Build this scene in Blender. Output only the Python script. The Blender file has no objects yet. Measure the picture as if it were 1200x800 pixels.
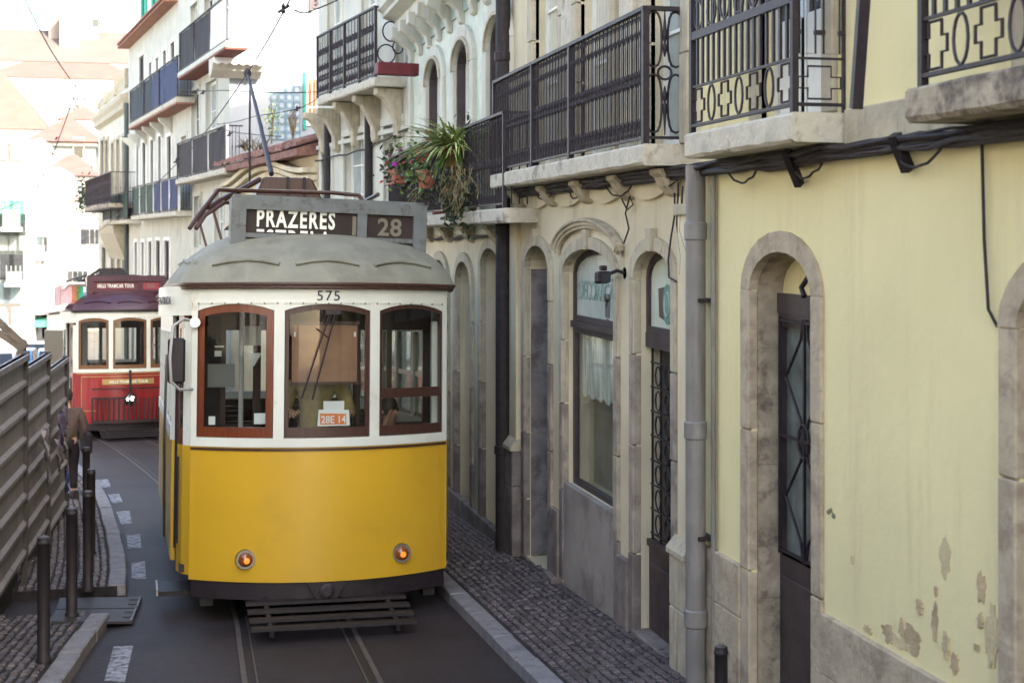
import bpy, bmesh, math, random
from mathutils import Vector, Matrix, Euler
from mathutils.geometry import tessellate_polygon
random.seed(7)
SC = bpy.context.scene
COL = SC.collection
rad = math.radians
# ------------------------------------------------------------------ camera, sky, sun, exposure
EYE, SLOPE, TH, FPX = 2.5, 0.058, rad(13.2), 1667.0
cam = bpy.data.cameras.new("camera"); cam.sensor_width = 36; cam.lens = 50.0; cam.clip_end = 3000; cam.clip_start = 0.1
cam.shift_y = -0.1
cam.dof.use_dof = True; cam.dof.focus_distance = 12.3; cam.dof.aperture_fstop = 3.5
camo = bpy.data.objects.new("camera", cam); COL.objects.link(camo)
camo.location = (0, 0, EYE); camo.rotation_euler = (rad(90), 0, -TH)
SC.camera = camo
SUN_DIR = Vector((0.411, -0.752, 0.515)).normalized()          # towards the sun
w = bpy.data.worlds.new("World"); SC.world = w; w.use_nodes = True
nt = w.node_tree; bg = nt.nodes['Background']
sky = nt.nodes.new('ShaderNodeTexSky'); sky.sky_type = 'NISHITA'; sky.sun_disc = False
sky.sun_elevation = math.asin(SUN_DIR.z); sky.sun_rotation = math.atan2(SUN_DIR.x, SUN_DIR.y)
sky.air_density = 1.0; sky.dust_density = 4.0; sky.ozone_density = .7
nt.links.new(sky.outputs[0], bg.inputs[0]); bg.inputs[1].default_value = 0.15
sl = bpy.data.lights.new("sun", 'SUN'); sl.energy = 2.7; sl.angle = rad(0.5); sl.color = (1, .94, .85)
so = bpy.data.objects.new("sun", sl); COL.objects.link(so)
so.rotation_euler = SUN_DIR.to_track_quat('Z', 'Y').to_euler(); so.location = (0, 0, 30)
SC.view_settings.view_transform = 'Standard'; SC.view_settings.look = 'None'
SC.view_settings.exposure = 2.55; SC.view_settings.gamma = 1.0
# ------------------------------------------------------------------ projection of the photograph onto known planes
FV = Vector((math.sin(TH), math.cos(TH), 0)); RV = Vector((math.cos(TH), -math.sin(TH), 0)); UV = Vector((0, 0, 1))
EY = Vector((0, 0, EYE))
def ray(px, py): return FV + RV*((px-600)/FPX) + UV*((280-py)/FPX)
def zg(y): return -SLOPE*y
def gnd(px, py, h=0.0):
    d = ray(px, py); return EY + d*((h-EYE)/(d.z+SLOPE*d.y))
def atX(px, py, X):
    d = ray(px, py); return EY + d*(X/d.x)
def atY(px, py, Y):
    d = ray(px, py); return EY + d*(Y/d.y)
# ------------------------------------------------------------------ mesh helper
class MB:
    def __init__(s): s.v = []; s.f = []
    def add(s, vs, fs):
        n = len(s.v); s.v += [tuple(v) for v in vs]; s.f += [tuple(i+n for i in f) for f in fs]; return s
    def box(s, x0, x1, y0, y1, z0, z1):
        return s.add([(x0,y0,z0),(x1,y0,z0),(x1,y1,z0),(x0,y1,z0),(x0,y0,z1),(x1,y0,z1),(x1,y1,z1),(x0,y1,z1)],
              [(3,2,1,0),(4,5,6,7),(0,1,5,4),(1,2,6,5),(2,3,7,6),(3,0,4,7)])
    def cbox(s, x0, x1, y0, y1, z0, z1, c=.01):
        a = [(x0+c,y0,),(x1-c,y0),(x1,y0+c),(x1,y1-c),(x1-c,y1),(x0+c,y1),(x0,y1-c),(x0,y0+c)]
        b = [(x0+c,y0+c),(x1-c,y0+c),(x1-c,y1-c),(x0+c,y1-c)]
        vs = [(p[0],p[1],z0) for p in a]+[(p[0],p[1],z1-c) for p in a]+[(p[0],p[1],z1) for p in b]
        fs = [tuple(range(7,-1,-1))]+[(i,(i+1)%8,8+(i+1)%8,8+i) for i in range(8)]
        fs += [(8,9,17,16),(9,10,17),(10,11,18,17),(11,12,18),(12,13,19,18),(13,14,19),(14,15,16,19),(15,8,16),(16,17,18,19)]
        return s.add(vs, fs)
    def bar(s, p, q, w, h=None, up=(0,0,1)):
        p, q = Vector(p), Vector(q); h = h or w; d = (q-p).normalized(); up = Vector(up)
        if abs(d.dot(up)) > .98: up = Vector((0,1,0)) if abs(d.y) < .9 else Vector((1,0,0))
        a = d.cross(up).normalized()*(w/2); b = a.cross(d).normalized()*(h/2)
        vs = [p-a-b,p+a-b,p+a+b,p-a+b,q-a-b,q+a-b,q+a+b,q-a+b]
        return s.add(vs, [(0,1,2,3),(7,6,5,4),(1,0,4,5),(2,1,5,6),(3,2,6,7),(0,3,7,4)])
    def tube(s, pts, r, n=6, closed=False):
        pts = [Vector(p) for p in pts]; m = len(pts); n0 = len(s.v); rs = r if isinstance(r, (list, tuple)) else [r]*m
        up = None
        for i, p in enumerate(pts):
            a = pts[(i-1) % m] if (i > 0 or closed) else p; b = pts[(i+1) % m] if (i < m-1 or closed) else p
            d = (b-a).normalized()
            if up is None: up = Vector((0,0,1)) if abs(d.z) < .9 else Vector((1,0,0))
            x = d.cross(up); x = x.normalized() if x.length > 1e-6 else d.orthogonal().normalized()
            y = x.cross(d).normalized(); up = y
            for k in range(n):
                t = 2*math.pi*k/n; s.v.append(tuple(p+x*(math.cos(t)*rs[i])+y*(math.sin(t)*rs[i])))
        for i in range(m if closed else m-1):
            j = (i+1) % m
            for k in range(n):
                l = (k+1) % n; s.f.append((n0+i*n+k, n0+i*n+l, n0+j*n+l, n0+j*n+k))
        if not closed:
            s.f.append(tuple(n0+k for k in range(n-1,-1,-1))); s.f.append(tuple(n0+(m-1)*n+k for k in range(n)))
        return s
    def lathe(s, prof, c=(0,0,0), axis='Z', n=10):
        c = Vector(c); n0 = len(s.v)
        for r, h in prof:
            for k in range(n):
                t = 2*math.pi*k/n; a, b = r*math.cos(t), r*math.sin(t)
                s.v.append(tuple(c+Vector({'Z':(a,b,h),'Y':(a,h,b),'X':(h,a,b)}[axis])))
        m = len(prof)
        for i in range(m-1):
            for k in range(n):
                l = (k+1) % n; s.f.append((n0+i*n+k, n0+i*n+l, n0+(i+1)*n+l, n0+(i+1)*n+k))
        s.f.append(tuple(n0+k for k in range(n-1,-1,-1))); s.f.append(tuple(n0+(m-1)*n+k for k in range(n)))
        return s
    def prism(s, poly, fn, d0, d1):
        """poly of (a,b); fn(a,b,d) -> xyz"""
        n = len(poly); vs = [fn(a,b,d0) for a,b in poly]+[fn(a,b,d1) for a,b in poly]
        return s.add(vs, [tuple(range(n)), tuple(range(2*n-1,n-1,-1))]+[(i,n+i,n+(i+1)%n,(i+1)%n) for i in range(n)])
    def holed(s, outer, holes, y=0.0, depth=.25, back=None):
        """facade sheet in local (x,z) at y, with reveals running back by depth and a solid box to y=back"""
        loops = [[Vector((a,b,0)) for a,b in l] for l in [outer]+holes]
        flat = [p for l in loops for p in l]; n0 = len(s.v)
        s.v += [(p.x, y, p.y) for p in flat]
        for t in tessellate_polygon(loops): s.f.append(tuple(n0+i for i in t))
        for h in holes:
            m = len(h); s.add([(a,y,b) for a,b in h]+[(a,y-depth,b) for a,b in h], [(i,(i+1)%m,m+(i+1)%m,m+i) for i in range(m)])
        if back is not None:
            m = len(outer); s.add([(a,y,b) for a,b in outer]+[(a,back,b) for a,b in outer], [(i,(i+1)%m,m+(i+1)%m,m+i) for i in range(m)]+[tuple(range(m,2*m))])
        return s
    def ring(s, inner, outer, y0, y1, closed=True):
        n = len(inner); n0 = len(s.v)
        for y in (y0, y1): s.v += [(a,y,b) for a,b in inner]+[(a,y,b) for a,b in outer]
        for i in range(n if closed else n-1):
            j = (i+1) % n
            I,O,I2,O2 = n0, n0+n, n0+2*n, n0+3*n
            s.f += [(I2+i,I2+j,O2+j,O2+i),(I+j,I+i,O+i,O+j),(I+i,I+j,I2+j,I2+i),(O+j,O+i,O2+i,O2+j)]
        if not closed:
            for i in (0, n-1): s.f.append((n0+i, n0+n+i, n0+3*n+i, n0+2*n+i))
        return s
    def mesh(s, name, m, smooth=False, bevel=0):
        me = bpy.data.meshes.new(name); me.from_pydata(s.v, [], s.f)
        for x in (m if isinstance(m, (list, tuple)) else [m]):
            if x: me.materials.append(x)
        bm = bmesh.new(); bm.from_mesh(me)
        bmesh.ops.recalc_face_normals(bm, faces=bm.faces)
        if bevel:
            bmesh.ops.remove_doubles(bm, verts=bm.verts, dist=1e-4)
            bmesh.ops.bevel(bm, geom=[e for e in bm.edges if len(e.link_faces) == 2 and e.calc_face_angle(0) > .5], offset=bevel, segments=1, affect='EDGES')
        bm.to_mesh(me); bm.free()
        if smooth:
            me.polygons.foreach_set('use_smooth', [True]*len(me.polygons))
            try: me.set_sharp_from_angle(angle=rad(smooth if smooth > 1 else 40))
            except Exception: pass
        me.update(); return me
    def build(s, name, m, parent=None, smooth=False, bevel=0):
        return inst(name, s.mesh(name, m, smooth, bevel), parent)
def inst(name, me, parent=None, loc=None, rot=None, sc=None):
    o = bpy.data.objects.new(name, me); COL.objects.link(o)
    if parent: o.parent = parent
    if loc is not None: o.location = loc
    if rot is not None: o.rotation_euler = rot
    if sc is not None: o.scale = sc
    return o
def tag(o, label=None, cat=None, group=None, kind=None):
    if label: o['label'] = label
    if cat: o['category'] = cat
    if group: o['group'] = group
    if kind: o['kind'] = kind
    return o
def thing(name, label, cat, loc=(0,0,0), rot=(0,0,0), group=None):
    o = inst(name, None, None, loc, rot); o.empty_display_size = .2
    return tag(o, label, cat, group)
class Fr:
    """facade frame: local x runs along the facade away from us, local y out to the street, z up"""
    def __init__(s, origin, ang): s.o = Vector(origin); s.a = ang; s.x = Vector((math.cos(ang), math.sin(ang), 0)); s.y = Vector((-math.sin(ang), math.cos(ang), 0))
    def px(s, px, py, d=0.0):
        r = ray(px, py); t = ((s.o+s.y*d-EY).dot(s.y))/r.dot(s.y); P = EY+r*t-s.o; return P.dot(s.x), P.z
    def pxu(s, px, py, u):
        r = ray(px, py); t = ((s.o+s.x*u-EY).dot(s.x))/r.dot(s.x); P = EY+r*t-s.o; return P.dot(s.y), P.z
    def zgr(s, u, d=0): return zg((s.o+s.x*u+s.y*d).y)-s.o.z
def arch(u0, u1, z0, zs, rise, n=10):
    pts = [(u0,z0),(u1,z0)]
    c, h = (u0+u1)/2, (u1-u0)/2
    if rise <= 0: return pts+[(u1,zs),(u0,zs)]
    return pts+[(c+h*math.cos(math.pi*i/n), zs+rise*math.sin(math.pi*i/n)) for i in range(n+1)]
# ------------------------------------------------------------------ materials
MATS = {}
def mat(name, rgb, rough=.8, var=.18, sc=4.0, bump=.15, bsc=40.0, metal=0.0, spec=.4, dirt=None, dsc=2.5, dth=.6, streak=False, coat=0, island=0, emit=None, stretch=None):
    if name in MATS: return MATS[name]
    m = bpy.data.materials.new(name); m.use_nodes = True; N = m.node_tree.nodes; L = m.node_tree.links
    b = N['Principled BSDF']; b.inputs['Roughness'].default_value = rough; b.inputs['Metallic'].default_value = metal
    b.inputs['Specular IOR Level'].default_value = spec
    if coat: b.inputs['Coat Weight'].default_value = coat; b.inputs['Coat Roughness'].default_value = .12
    g = N.new('ShaderNodeNewGeometry'); pos = g.outputs['Position']
    if stretch:
        vm = N.new('ShaderNodeVectorMath'); vm.operation = 'MULTIPLY'; L.new(pos, vm.inputs[0]); vm.inputs[1].default_value = stretch; spos = vm.outputs[0]
    else: spos = pos
    n = N.new('ShaderNodeTexNoise'); n.inputs['Scale'].default_value = sc; n.inputs['Detail'].default_value = 6; L.new(spos, n.inputs['Vector'])
    cr = N.new('ShaderNodeMapRange'); cr.inputs[1].default_value = .3; cr.inputs[2].default_value = .7; cr.inputs[3].default_value = 1-var; cr.inputs[4].default_value = 1+var; L.new(n.outputs[0], cr.inputs[0])
    fac = cr.outputs[0]
    if island:
        ir = N.new('ShaderNodeMapRange'); ir.inputs[3].default_value = 1-island; ir.inputs[4].default_value = 1+island; L.new(g.outputs['Random Per Island'], ir.inputs[0])
        mm = N.new('ShaderNodeMath'); mm.operation = 'MULTIPLY'; L.new(fac, mm.inputs[0]); L.new(ir.outputs[0], mm.inputs[1]); fac = mm.outputs[0]
    vs = N.new('ShaderNodeVectorMath'); vs.operation = 'SCALE'; vs.inputs[0].default_value = rgb; L.new(fac, vs.inputs['Scale']); col = vs.outputs[0]
    if dirt:
        n2 = N.new('ShaderNodeTexNoise'); n2.inputs['Scale'].default_value = dsc; n2.inputs['Detail'].default_value = 8; n2.inputs['Roughness'].default_value = .65
        if streak:
            v2 = N.new('ShaderNodeVectorMath'); v2.operation = 'MULTIPLY'; L.new(pos, v2.inputs[0]); v2.inputs[1].default_value = (4,4,.35); L.new(v2.outputs[0], n2.inputs['Vector'])
        else: L.new(pos, n2.inputs['Vector'])
        r2 = N.new('ShaderNodeMapRange'); r2.interpolation_type = 'SMOOTHSTEP'; r2.inputs[1].default_value = dth-.08; r2.inputs[2].default_value = dth+.12; L.new(n2.outputs[0], r2.inputs[0])
        mx = N.new('ShaderNodeMix'); mx.data_type = 'RGBA'; L.new(r2.outputs[0], mx.inputs[0]); L.new(col, mx.inputs[6]); mx.inputs[7].default_value = (*dirt,1); col = mx.outputs[2]
    L.new(col, b.inputs['Base Color'])
    if bump:
        n3 = N.new('ShaderNodeTexNoise'); n3.inputs['Scale'].default_value = bsc; n3.inputs['Detail'].default_value = 5; L.new(pos, n3.inputs['Vector'])
        bp = N.new('ShaderNodeBump'); bp.inputs['Strength'].default_value = bump; bp.inputs['Distance'].default_value = .02; L.new(n3.outputs[0], bp.inputs['Height']); L.new(bp.outputs[0], b.inputs['Normal'])
    if emit:
        b.inputs['Emission Color'].default_value = (*emit[0],1); b.inputs['Emission Strength'].default_value = emit[1]
    m.diffuse_color = (*rgb,1); MATS[name] = m; return m
def glass(name, tint=(.75,.78,.76), refl=.14):
    """see-through pane: clear body with a Fresnel-like reflection"""
    if name in MATS: return MATS[name]
    m = bpy.data.materials.new(name); m.use_nodes = True; N = m.node_tree.nodes; L = m.node_tree.links; N.clear()
    o = N.new('ShaderNodeOutputMaterial'); t = N.new('ShaderNodeBsdfTransparent'); t.inputs[0].default_value = (*tint,1)
    g = N.new('ShaderNodeBsdfGlossy'); g.inputs['Roughness'].default_value = .03
    lw = N.new('ShaderNodeLayerWeight'); lw.inputs[0].default_value = .5
    pw = N.new('ShaderNodeMath'); pw.operation = 'POWER'; pw.inputs[1].default_value = 5; L.new(lw.outputs['Facing'], pw.inputs[0])
    ad = N.new('ShaderNodeMath'); ad.operation = 'MULTIPLY_ADD'; ad.inputs[1].default_value = .9; ad.inputs[2].default_value = refl*.3; L.new(pw.outputs[0], ad.inputs[0])
    mx = N.new('ShaderNodeMixShader'); L.new(ad.outputs[0], mx.inputs[0]); L.new(t.outputs[0], mx.inputs[1]); L.new(g.outputs[0], mx.inputs[2]); L.new(mx.outputs[0], o.inputs[0])
    MATS[name] = m; return m
M = dict(
 yellow_plaster = mat('yellow_plaster', (.735,.66,.365), .9, .07, .8, .2, 12, dirt=(.665,.585,.33), dsc=1.3, dth=.58, streak=True),
 cream_plaster = mat('cream_plaster', (.60,.53,.365), .88, .14, 1.6, .16, 25, dirt=(.45,.39,.28), dsc=1.3, dth=.60, streak=True),
 stone = mat('stone', (.44,.39,.28), .85, .16, 7, .35, 35, dirt=(.28,.235,.17), dsc=5, dth=.58, streak=True),
 stone_warm = mat('stone_warm', (.43,.36,.255), .88, .16, 7, .45, 30, dirt=(.30,.24,.17), dsc=6, dth=.55),
 ledge = mat('ledge', (.52,.48,.38), .85, .25, 5, .5, 28, dirt=(.22,.19,.15), dsc=5.0, dth=.58),
 ledge_old = mat('ledge_old', (.36,.31,.23), .9, .25, 8, .6, 25, dirt=(.10,.08,.065), dsc=5, dth=.52),
 stone_shaded = mat('stone_shaded', (.215,.185,.165), .88, .25, 5, .4, 30, dirt=(.14,.115,.10), dsc=3, dth=.50), base_render = mat('base_render', (.30,.275,.245), .88, .15, 2, .2, 30, dirt=(.19,.165,.15), dsc=2.5, dth=.55),  # low stonework and shop base darkened, shade put into the colour
 stone_mid = mat('stone_mid', (.33,.285,.22), .88, .2, 6, .4, 32, dirt=(.20,.165,.13), dsc=4, dth=.53), stone_old = mat('stone_old', (.36,.30,.215), .9, .25, 9, .5, 30, dirt=(.15,.115,.085), dsc=6, dth=.54),  # stone_mid is the halfway step of the shade painted on the jambs
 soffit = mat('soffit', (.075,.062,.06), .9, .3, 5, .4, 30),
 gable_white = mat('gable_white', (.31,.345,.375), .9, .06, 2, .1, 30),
 tiled_green = mat('tiled_green', (.50,.53,.42), .55, .12, 9, .12, 30, dirt=(.37,.44,.34), dsc=5, dth=.58),
 white_wall = mat('white_wall', (.78,.77,.72), .9, .06, 2, .1, 30),
 offwhite = mat('offwhite', (.53,.525,.445), .9, .1, 2, .1, 30, dirt=(.42,.38,.28), dsc=2, dth=.6, streak=True),
 greyblue_wall = mat('greyblue_wall', (.55,.62,.68), .9, .06, 2),
 iron = mat('iron', (.026,.019,.023), .55, .3, 20, .15, 60, metal=.2),
 cable = mat('cable', (.024,.018,.019), .7, .4, 12, .2, 40),
 wood_door = mat('wood_door', (.050,.036,.037), .5, .3, 8, .1, 30),
 white_paint = mat('white_paint', (.74,.74,.68), .5, .06, 5, .05, 40),
 grey_paint = mat('grey_paint', (.30,.30,.29), .5, .08, 4, .08, 40),
 pipe_grey = mat('pipe_grey', (.20,.19,.175), .45, .14, 5, .08, 50, dirt=(.14,.125,.115), dsc=3, dth=.58, streak=True),
 dark_glass = mat('dark_glass', (.022,.024,.027), .06, .3, 2, 0, spec=.8),
 dark_pane = mat('dark_pane', (.018,.016,.015), .6, .3, 4, 0, spec=.1), shop_glass = mat('shop_glass', (.03,.03,.03), .03, .3, 2, 0, spec=1.0, coat=1),
 door_glass = mat('door_glass', (.13,.15,.14), .15, .4, 5, 0, spec=.6), pale_glass = mat('pale_glass', (.30,.34,.32), .08, .2, 3, 0, spec=.8),
 curtain_glass = mat('curtain_glass', (.55,.53,.43), .12, .25, 10, 0, spec=.7, stretch=(9,9,.3)),
 orange_tile = mat('orange_tile', (.27,.12,.075), .85, .25, 6, .3, 25),
 old_tile = mat('old_tile', (.20,.10,.075), .9, .4, 7, .4, 25, island=.35),
 terracotta = mat('terracotta', (.34,.12,.07), .85, .15, 10, .15, 40),
 leaf = mat('leaf', (.085,.14,.028), .55, .45, 14, .05, island=.5),
 leaf_pale = mat('leaf_pale', (.36,.42,.16), .5, .4, 12, .05, island=.5),
 leaf_dark = mat('leaf_dark', (.035,.05,.018), .6, .5, 10, .05, island=.5),
 dry_stem = mat('dry_stem', (.19,.15,.075), .8, .35, 15, .1, island=.3),
 red_flower = mat('red_flower', (.45,.035,.03), .6, .2, 20, .05),
 pink_flower = mat('pink_flower', (.34,.03,.30), .6, .2, 20, .05),
 asphalt = mat('asphalt', (.032,.0235,.026), .55, .55, 38, .9, 90, dirt=(.019,.013,.014), dsc=.8, dth=.52),
 earth = mat('earth', (.11,.10,.09), .95, .2, 2, .3, 20),
 cobble = mat('cobble', (.082,.067,.07), .5, .2, 30, .3, 60, island=.32),
 joint = mat('joint', (.02,.017,.018), .95, .3, 20, .4, 50),
 kerb = mat('kerb', (.20,.19,.195), .7, .18, 8, .35, 45, dirt=(.12,.11,.11), dsc=9, dth=.58),
 road_paint = mat('road_paint', (.30,.30,.32), .6, .25, 25, .4, 90, dirt=(.06,.055,.06), dsc=16, dth=.50),
 rail_steel = mat('rail_steel', (.075,.066,.063), .5, .25, 9, .05),
 rail_dark = mat('rail_dark', (.014,.011,.012), .6, .2, 9),
 bollard = mat('bollard', (.018,.014,.017), .6, .2, 15, .08, 60),
 fence = mat('fence', (.215,.19,.188), .6, .14, 3, .12, 50, dirt=(.14,.12,.118), dsc=2.5, dth=.56, streak=True),
 fence_post = mat('fence_post', (.045,.040,.040), .6, .15, 6),
 tram_yellow = mat('tram_yellow', (.53,.318,.020), .36, .06, 1.2, .20, 3.2, coat=.3, dirt=(.48,.29,.028), dsc=1.6, dth=.60),
 tram_white = mat('tram_white', (.60,.62,.55), .42, .06, 3, .05, 30, coat=.15, dirt=(.46,.43,.35), dsc=4, dth=.66),
 tram_roof = mat('tram_roof', (.21,.21,.165), .75, .12, 4, .12, 30, dirt=(.17,.165,.13), dsc=3.2, dth=.55),
 tram_dark = mat('tram_dark', (.015,.010,.012), .6, .3, 8, .15),
 tram_wood = mat('tram_wood', (.125,.030,.010), .32, .25, 6, .05, 30, coat=.4, stretch=(12,12,1)),
 tram_wood_dark = mat('tram_wood_dark', (.052,.022,.016), .4, .25, 6, .05, 30, stretch=(12,12,1)),
 sign_frame = mat('sign_frame', (.112,.124,.122), .6, .15, 7, .1, 40, dirt=(.06,.058,.053), dsc=9, dth=.58),
 sign_board = mat('sign_board', (.034,.025,.022), .6, .2, 6, .05, spec=.15),
 letter_white = mat('letter_white', (.72,.74,.66), .6, .05),
 letter_grey = mat('letter_grey', (.15,.135,.10), .6, .1),
 letter_dark = mat('letter_dark', (.03,.035,.05), .6, .1),
 shade_cloth = mat('shade_cloth', (.30,.165,.10), .8, .12, 7, .15, 25),
 paper = mat('paper', (.75,.77,.76), .7, .05), orange_print = mat('orange_print', (.72,.19,.03), .6, .05),
 skin = mat('skin', (.42,.24,.16), .55, .08), hair = mat('hair', (.03,.02,.015), .6, .2),
 khaki = mat('khaki', (.38,.30,.13), .85, .15, 12, .2, 30), dark_cloth = mat('dark_cloth', (.028,.026,.034), .85, .2, 12, .2, 30),
 tan_cloth = mat('tan_cloth', (.075,.05,.04), .85, .2, 12, .2, 30),
 amber = mat('amber', (.6,.14,.02), .2, .05, 20, 0, emit=((1,.22,.03),.22)), chrome = mat('chrome', (.28,.27,.26), .3, .05, metal=1, bump=0),
 red_body = mat('red_body', (.22,.007,.010), .28, .08, 2, .03, coat=.5), wine = mat('wine', (.085,.012,.020), .4, .15, 4),
 gold = mat('gold', (.34,.22,.07), .4, .1, 8), purple_roof = mat('purple_roof', (.050,.018,.028), .4, .25, 3, .05, coat=.3),
 wood_light = mat('wood_light', (.14,.065,.026), .35, .2, 6, stretch=(12,12,1)),
 lamp = mat('lamp', (.9,.85,.7), .2, 0, emit=((1,.85,.6),6)),
 blue_cloth = mat('blue_cloth', (.015,.026,.085), .8, .12, 5, .15, 20), navy_cloth = mat('navy_cloth', (.010,.017,.024), .8, .15, 5, .15, 20),
 green_cloth = mat('green_cloth', (.018,.045,.030), .8, .15, 5, .15, 20), black_cloth = mat('black_cloth', (.011,.007,.010), .8, .2, 5, .15, 20),
 shutter_green = mat('shutter_green', (.02,.30,.20), .6, .1), white_metal = mat('white_metal', (.7,.7,.66), .5, .05),
 hill_white = mat('hill_white', (.70,.69,.66), .9, .03, 1), hill_pink = mat('hill_pink', (.25,.205,.18), .9, .04, 1), hill_cream = mat('hill_cream', (.26,.24,.19), .9, .04, 1),
 hill_grey = mat('hill_grey', (.14,.16,.15), .9, .05, 1), hill_blue = mat('hill_blue', (.17,.22,.235), .9, .05, 1),
 hill_roof = mat('hill_roof', (.175,.088,.072), .9, .12, .6, .1, 3), hill_roof_pale = mat('hill_roof_pale', (.118,.094,.082), .9, .08, .3, .1, 3),
 teal = mat('teal', (.06,.24,.19), .7, .1), car_blue = mat('car_blue', (.10,.28,.48), .3, .05, coat=.5), car_white = mat('car_white', (.62,.66,.70), .3, .05, coat=.5),
 tyre = mat('tyre', (.02,.02,.02), .8, .1), steel_arm = mat('steel_arm', (.10,.085,.07), .5, .25, 8, .1, metal=.4),
 ramp = mat('ramp', (.050,.046,.048), .55, .25, 7, .2, 60, metal=.3),
)
M['tram_glass'] = glass('tram_glass'); M['shop_see'] = glass('shop_see', (.93,.95,.93), .15)
def textobj(name, body, h, m, parent, org, right, up, bold=0.0, ext=.003, align='CENTER', wscale=1.0, spacing=1.0, clip=None):
    """lettering as mesh: cap height h, origin at its baseline"""
    cu = bpy.data.curves.new(name, 'FONT'); cu.body = body; cu.size = 1.0; cu.extrude = ext/h*.72; cu.offset = bold; cu.align_x = align; cu.resolution_u = 3; cu.space_character = spacing
    t = bpy.data.objects.new(name, cu); COL.objects.link(t)
    dg = bpy.context.evaluated_depsgraph_get(); me = bpy.data.meshes.new_from_object(t.evaluated_get(dg)); bpy.data.objects.remove(t); bpy.data.curves.remove(cu)
    me.name = name; me.materials.clear(); me.materials.append(m)
    if clip:
        bm = bmesh.new(); bm.from_mesh(me)
        for co, no in clip:
            bmesh.ops.bisect_plane(bm, geom=bm.verts[:]+bm.edges[:]+bm.faces[:], plane_co=co, plane_no=no, clear_outer=True)
        bm.to_mesh(me); bm.free()
    s = h/.72; r = Vector(right).normalized(); u = Vector(up).normalized(); n = r.cross(u)
    mt = Matrix.Identity(4)
    for i in range(3): mt[i][0] = r[i]*s*wscale; mt[i][1] = u[i]*s; mt[i][2] = n[i]*s; mt[i][3] = org[i]
    me.transform(mt); return inst(name, me, parent)
# ------------------------------------------------------------------ ground, road, pavements, rails
def hz(x, y):
    if y < 72: return zg(y)
    z = zg(72)
    if y > 92: z += .195*(min(y, 235)-92)
    return z
ys = [-60,-30,0,30,60,72,82,92,110,130,150,170,190,210,235,270,320,400,700,1500]; xs = [-900,-400,-200,-120,-80,-50,-30,-15,0,15,30,50,80,120,200,400,900]
g = MB(); g.v = [(x,y,hz(x,y)-.03) for y in ys for x in xs]; nx = len(xs)
g.f = [(j*nx+i, j*nx+i+1, (j+1)*nx+i+1, (j+1)*nx+i) for j in range(len(ys)-1) for i in range(nx-1)]
tag(g.build('ground', M['earth']), kind='structure')
r = MB(); ry = [-12+3*i for i in range(29)]
for y in ry: r.v += [(-9-.02*max(0,y-20)**1.3,y,zg(y)),(3.6,y,zg(y))]
r.f = [(2*i,2*i+1,2*i+3,2*i+2) for i in range(len(ry)-1)]
road = tag(r.build('road', M['asphalt']), kind='structure')

def poly_at(pts, s):
    for a, b in zip(pts, pts[1:]):
        a, b = Vector(a), Vector(b); l = (b-a).length
        if s <= l or b == Vector(pts[-1]): return a+(b-a).normalized()*s, (b-a).normalized()
        s -= l
def poly_len(pts): return sum((Vector(b)-Vector(a)).length for a, b in zip(pts, pts[1:]))
def pavement(name, outer, inward, wide, cob_to, klen=.85, kw=.16, h=.10):
    """outer = kerb line on the road (x,y); inward = +1 towards +X, -1 towards -X"""
    L = poly_len(outer)
    def P(s, d, z):
        p, t = poly_at(outer, s); n = Vector((t.y, -t.x))*inward; q = p+n*d; return (q.x, q.y, zg(q.y)+z)
    base = MB(); ns = max(2, int(L/1.0))
    for i in range(ns+1):
        s = L*i/ns; base.v += [P(s,kw*.5,h-.012), P(s,wide,h-.012), P(s,kw*.5,-.05), P(s,wide,-.05)]
    for i in range(ns):
        a = 4*i; base.f += [(a,a+1,a+5,a+4),(a+2,a,a+4,a+6),(a+1,a+3,a+7,a+5)]
    base.f += [(0,2,3,1),(4*ns,4*ns+1,4*ns+3,4*ns+2)]
    pv = tag(base.build(name, M['joint']), kind='structure')
    s = 0.0
    while s < L-.15:                                                     # kerbstones, each its own block
        l = min(klen*random.uniform(.85,1.12), L-s); c = .012; dz = random.uniform(-.006,.006); dd = random.uniform(-.006,.006)
        k = MB(); e = .006
        q = lambda a, d, z: P(s+a, d+dd, z+dz)
        vs = [q(e,0,-.04),q(l-e,0,-.04),q(l-e,0,h-c),q(e,0,h-c),q(e+c,c,h),q(l-e-c,c,h),q(l-e-c,kw-c,h),q(e+c,kw-c,h),q(e,kw,h-c),q(l-e,kw,h-c),q(e,kw,-.04),q(l-e,kw,-.04)]
        k.add(vs, [(0,1,2,3),(3,2,5,4),(4,5,6,7),(7,6,9,8),(8,9,11,10),(0,3,4,7,8,10),(1,11,9,6,5,2)])
        k.build('kerbstone', M['kerb'], pv); s += l
    cb = MB(); st = .072; d = kw+.02
    while d < wide-.05:
        s = random.uniform(0,.05)
        while s < min(L, cob_to):
            l = st*random.uniform(.8,1.5); g_ = .006; c = .012; j = lambda: random.uniform(-.007,.007)
            t = h+random.uniform(-.007,.008)
            a = [(s+g_+j(),d+g_+j()),(s+l-g_+j(),d+g_+j()),(s+l-g_+j(),d+st-g_+j()),(s+g_+j(),d+st-g_+j())]
            b = [(a[0][0]+c,a[0][1]+c),(a[1][0]-c,a[1][1]+c),(a[2][0]-c,a[2][1]-c),(a[3][0]+c,a[3][1]-c)]
            cb.add([P(x,y,h-.02) for x,y in a]+[P(x,y,t+random.uniform(-.003,.003)) for x,y in b], [(0,1,5,4),(1,2,6,5),(2,3,7,6),(3,0,4,7),(4,5,6,7)])
            s += l
        d += st
    tag(cb.build('cobbles', M['cobble'], pv), kind='stuff')
    return pv
DX, DY = -.156, .988
pavement('pavement', [(2.33,1.0),(2.33,21.4),(2.33+DX*34,21.4+DY*34)], 1, 1.12, 27)
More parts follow.
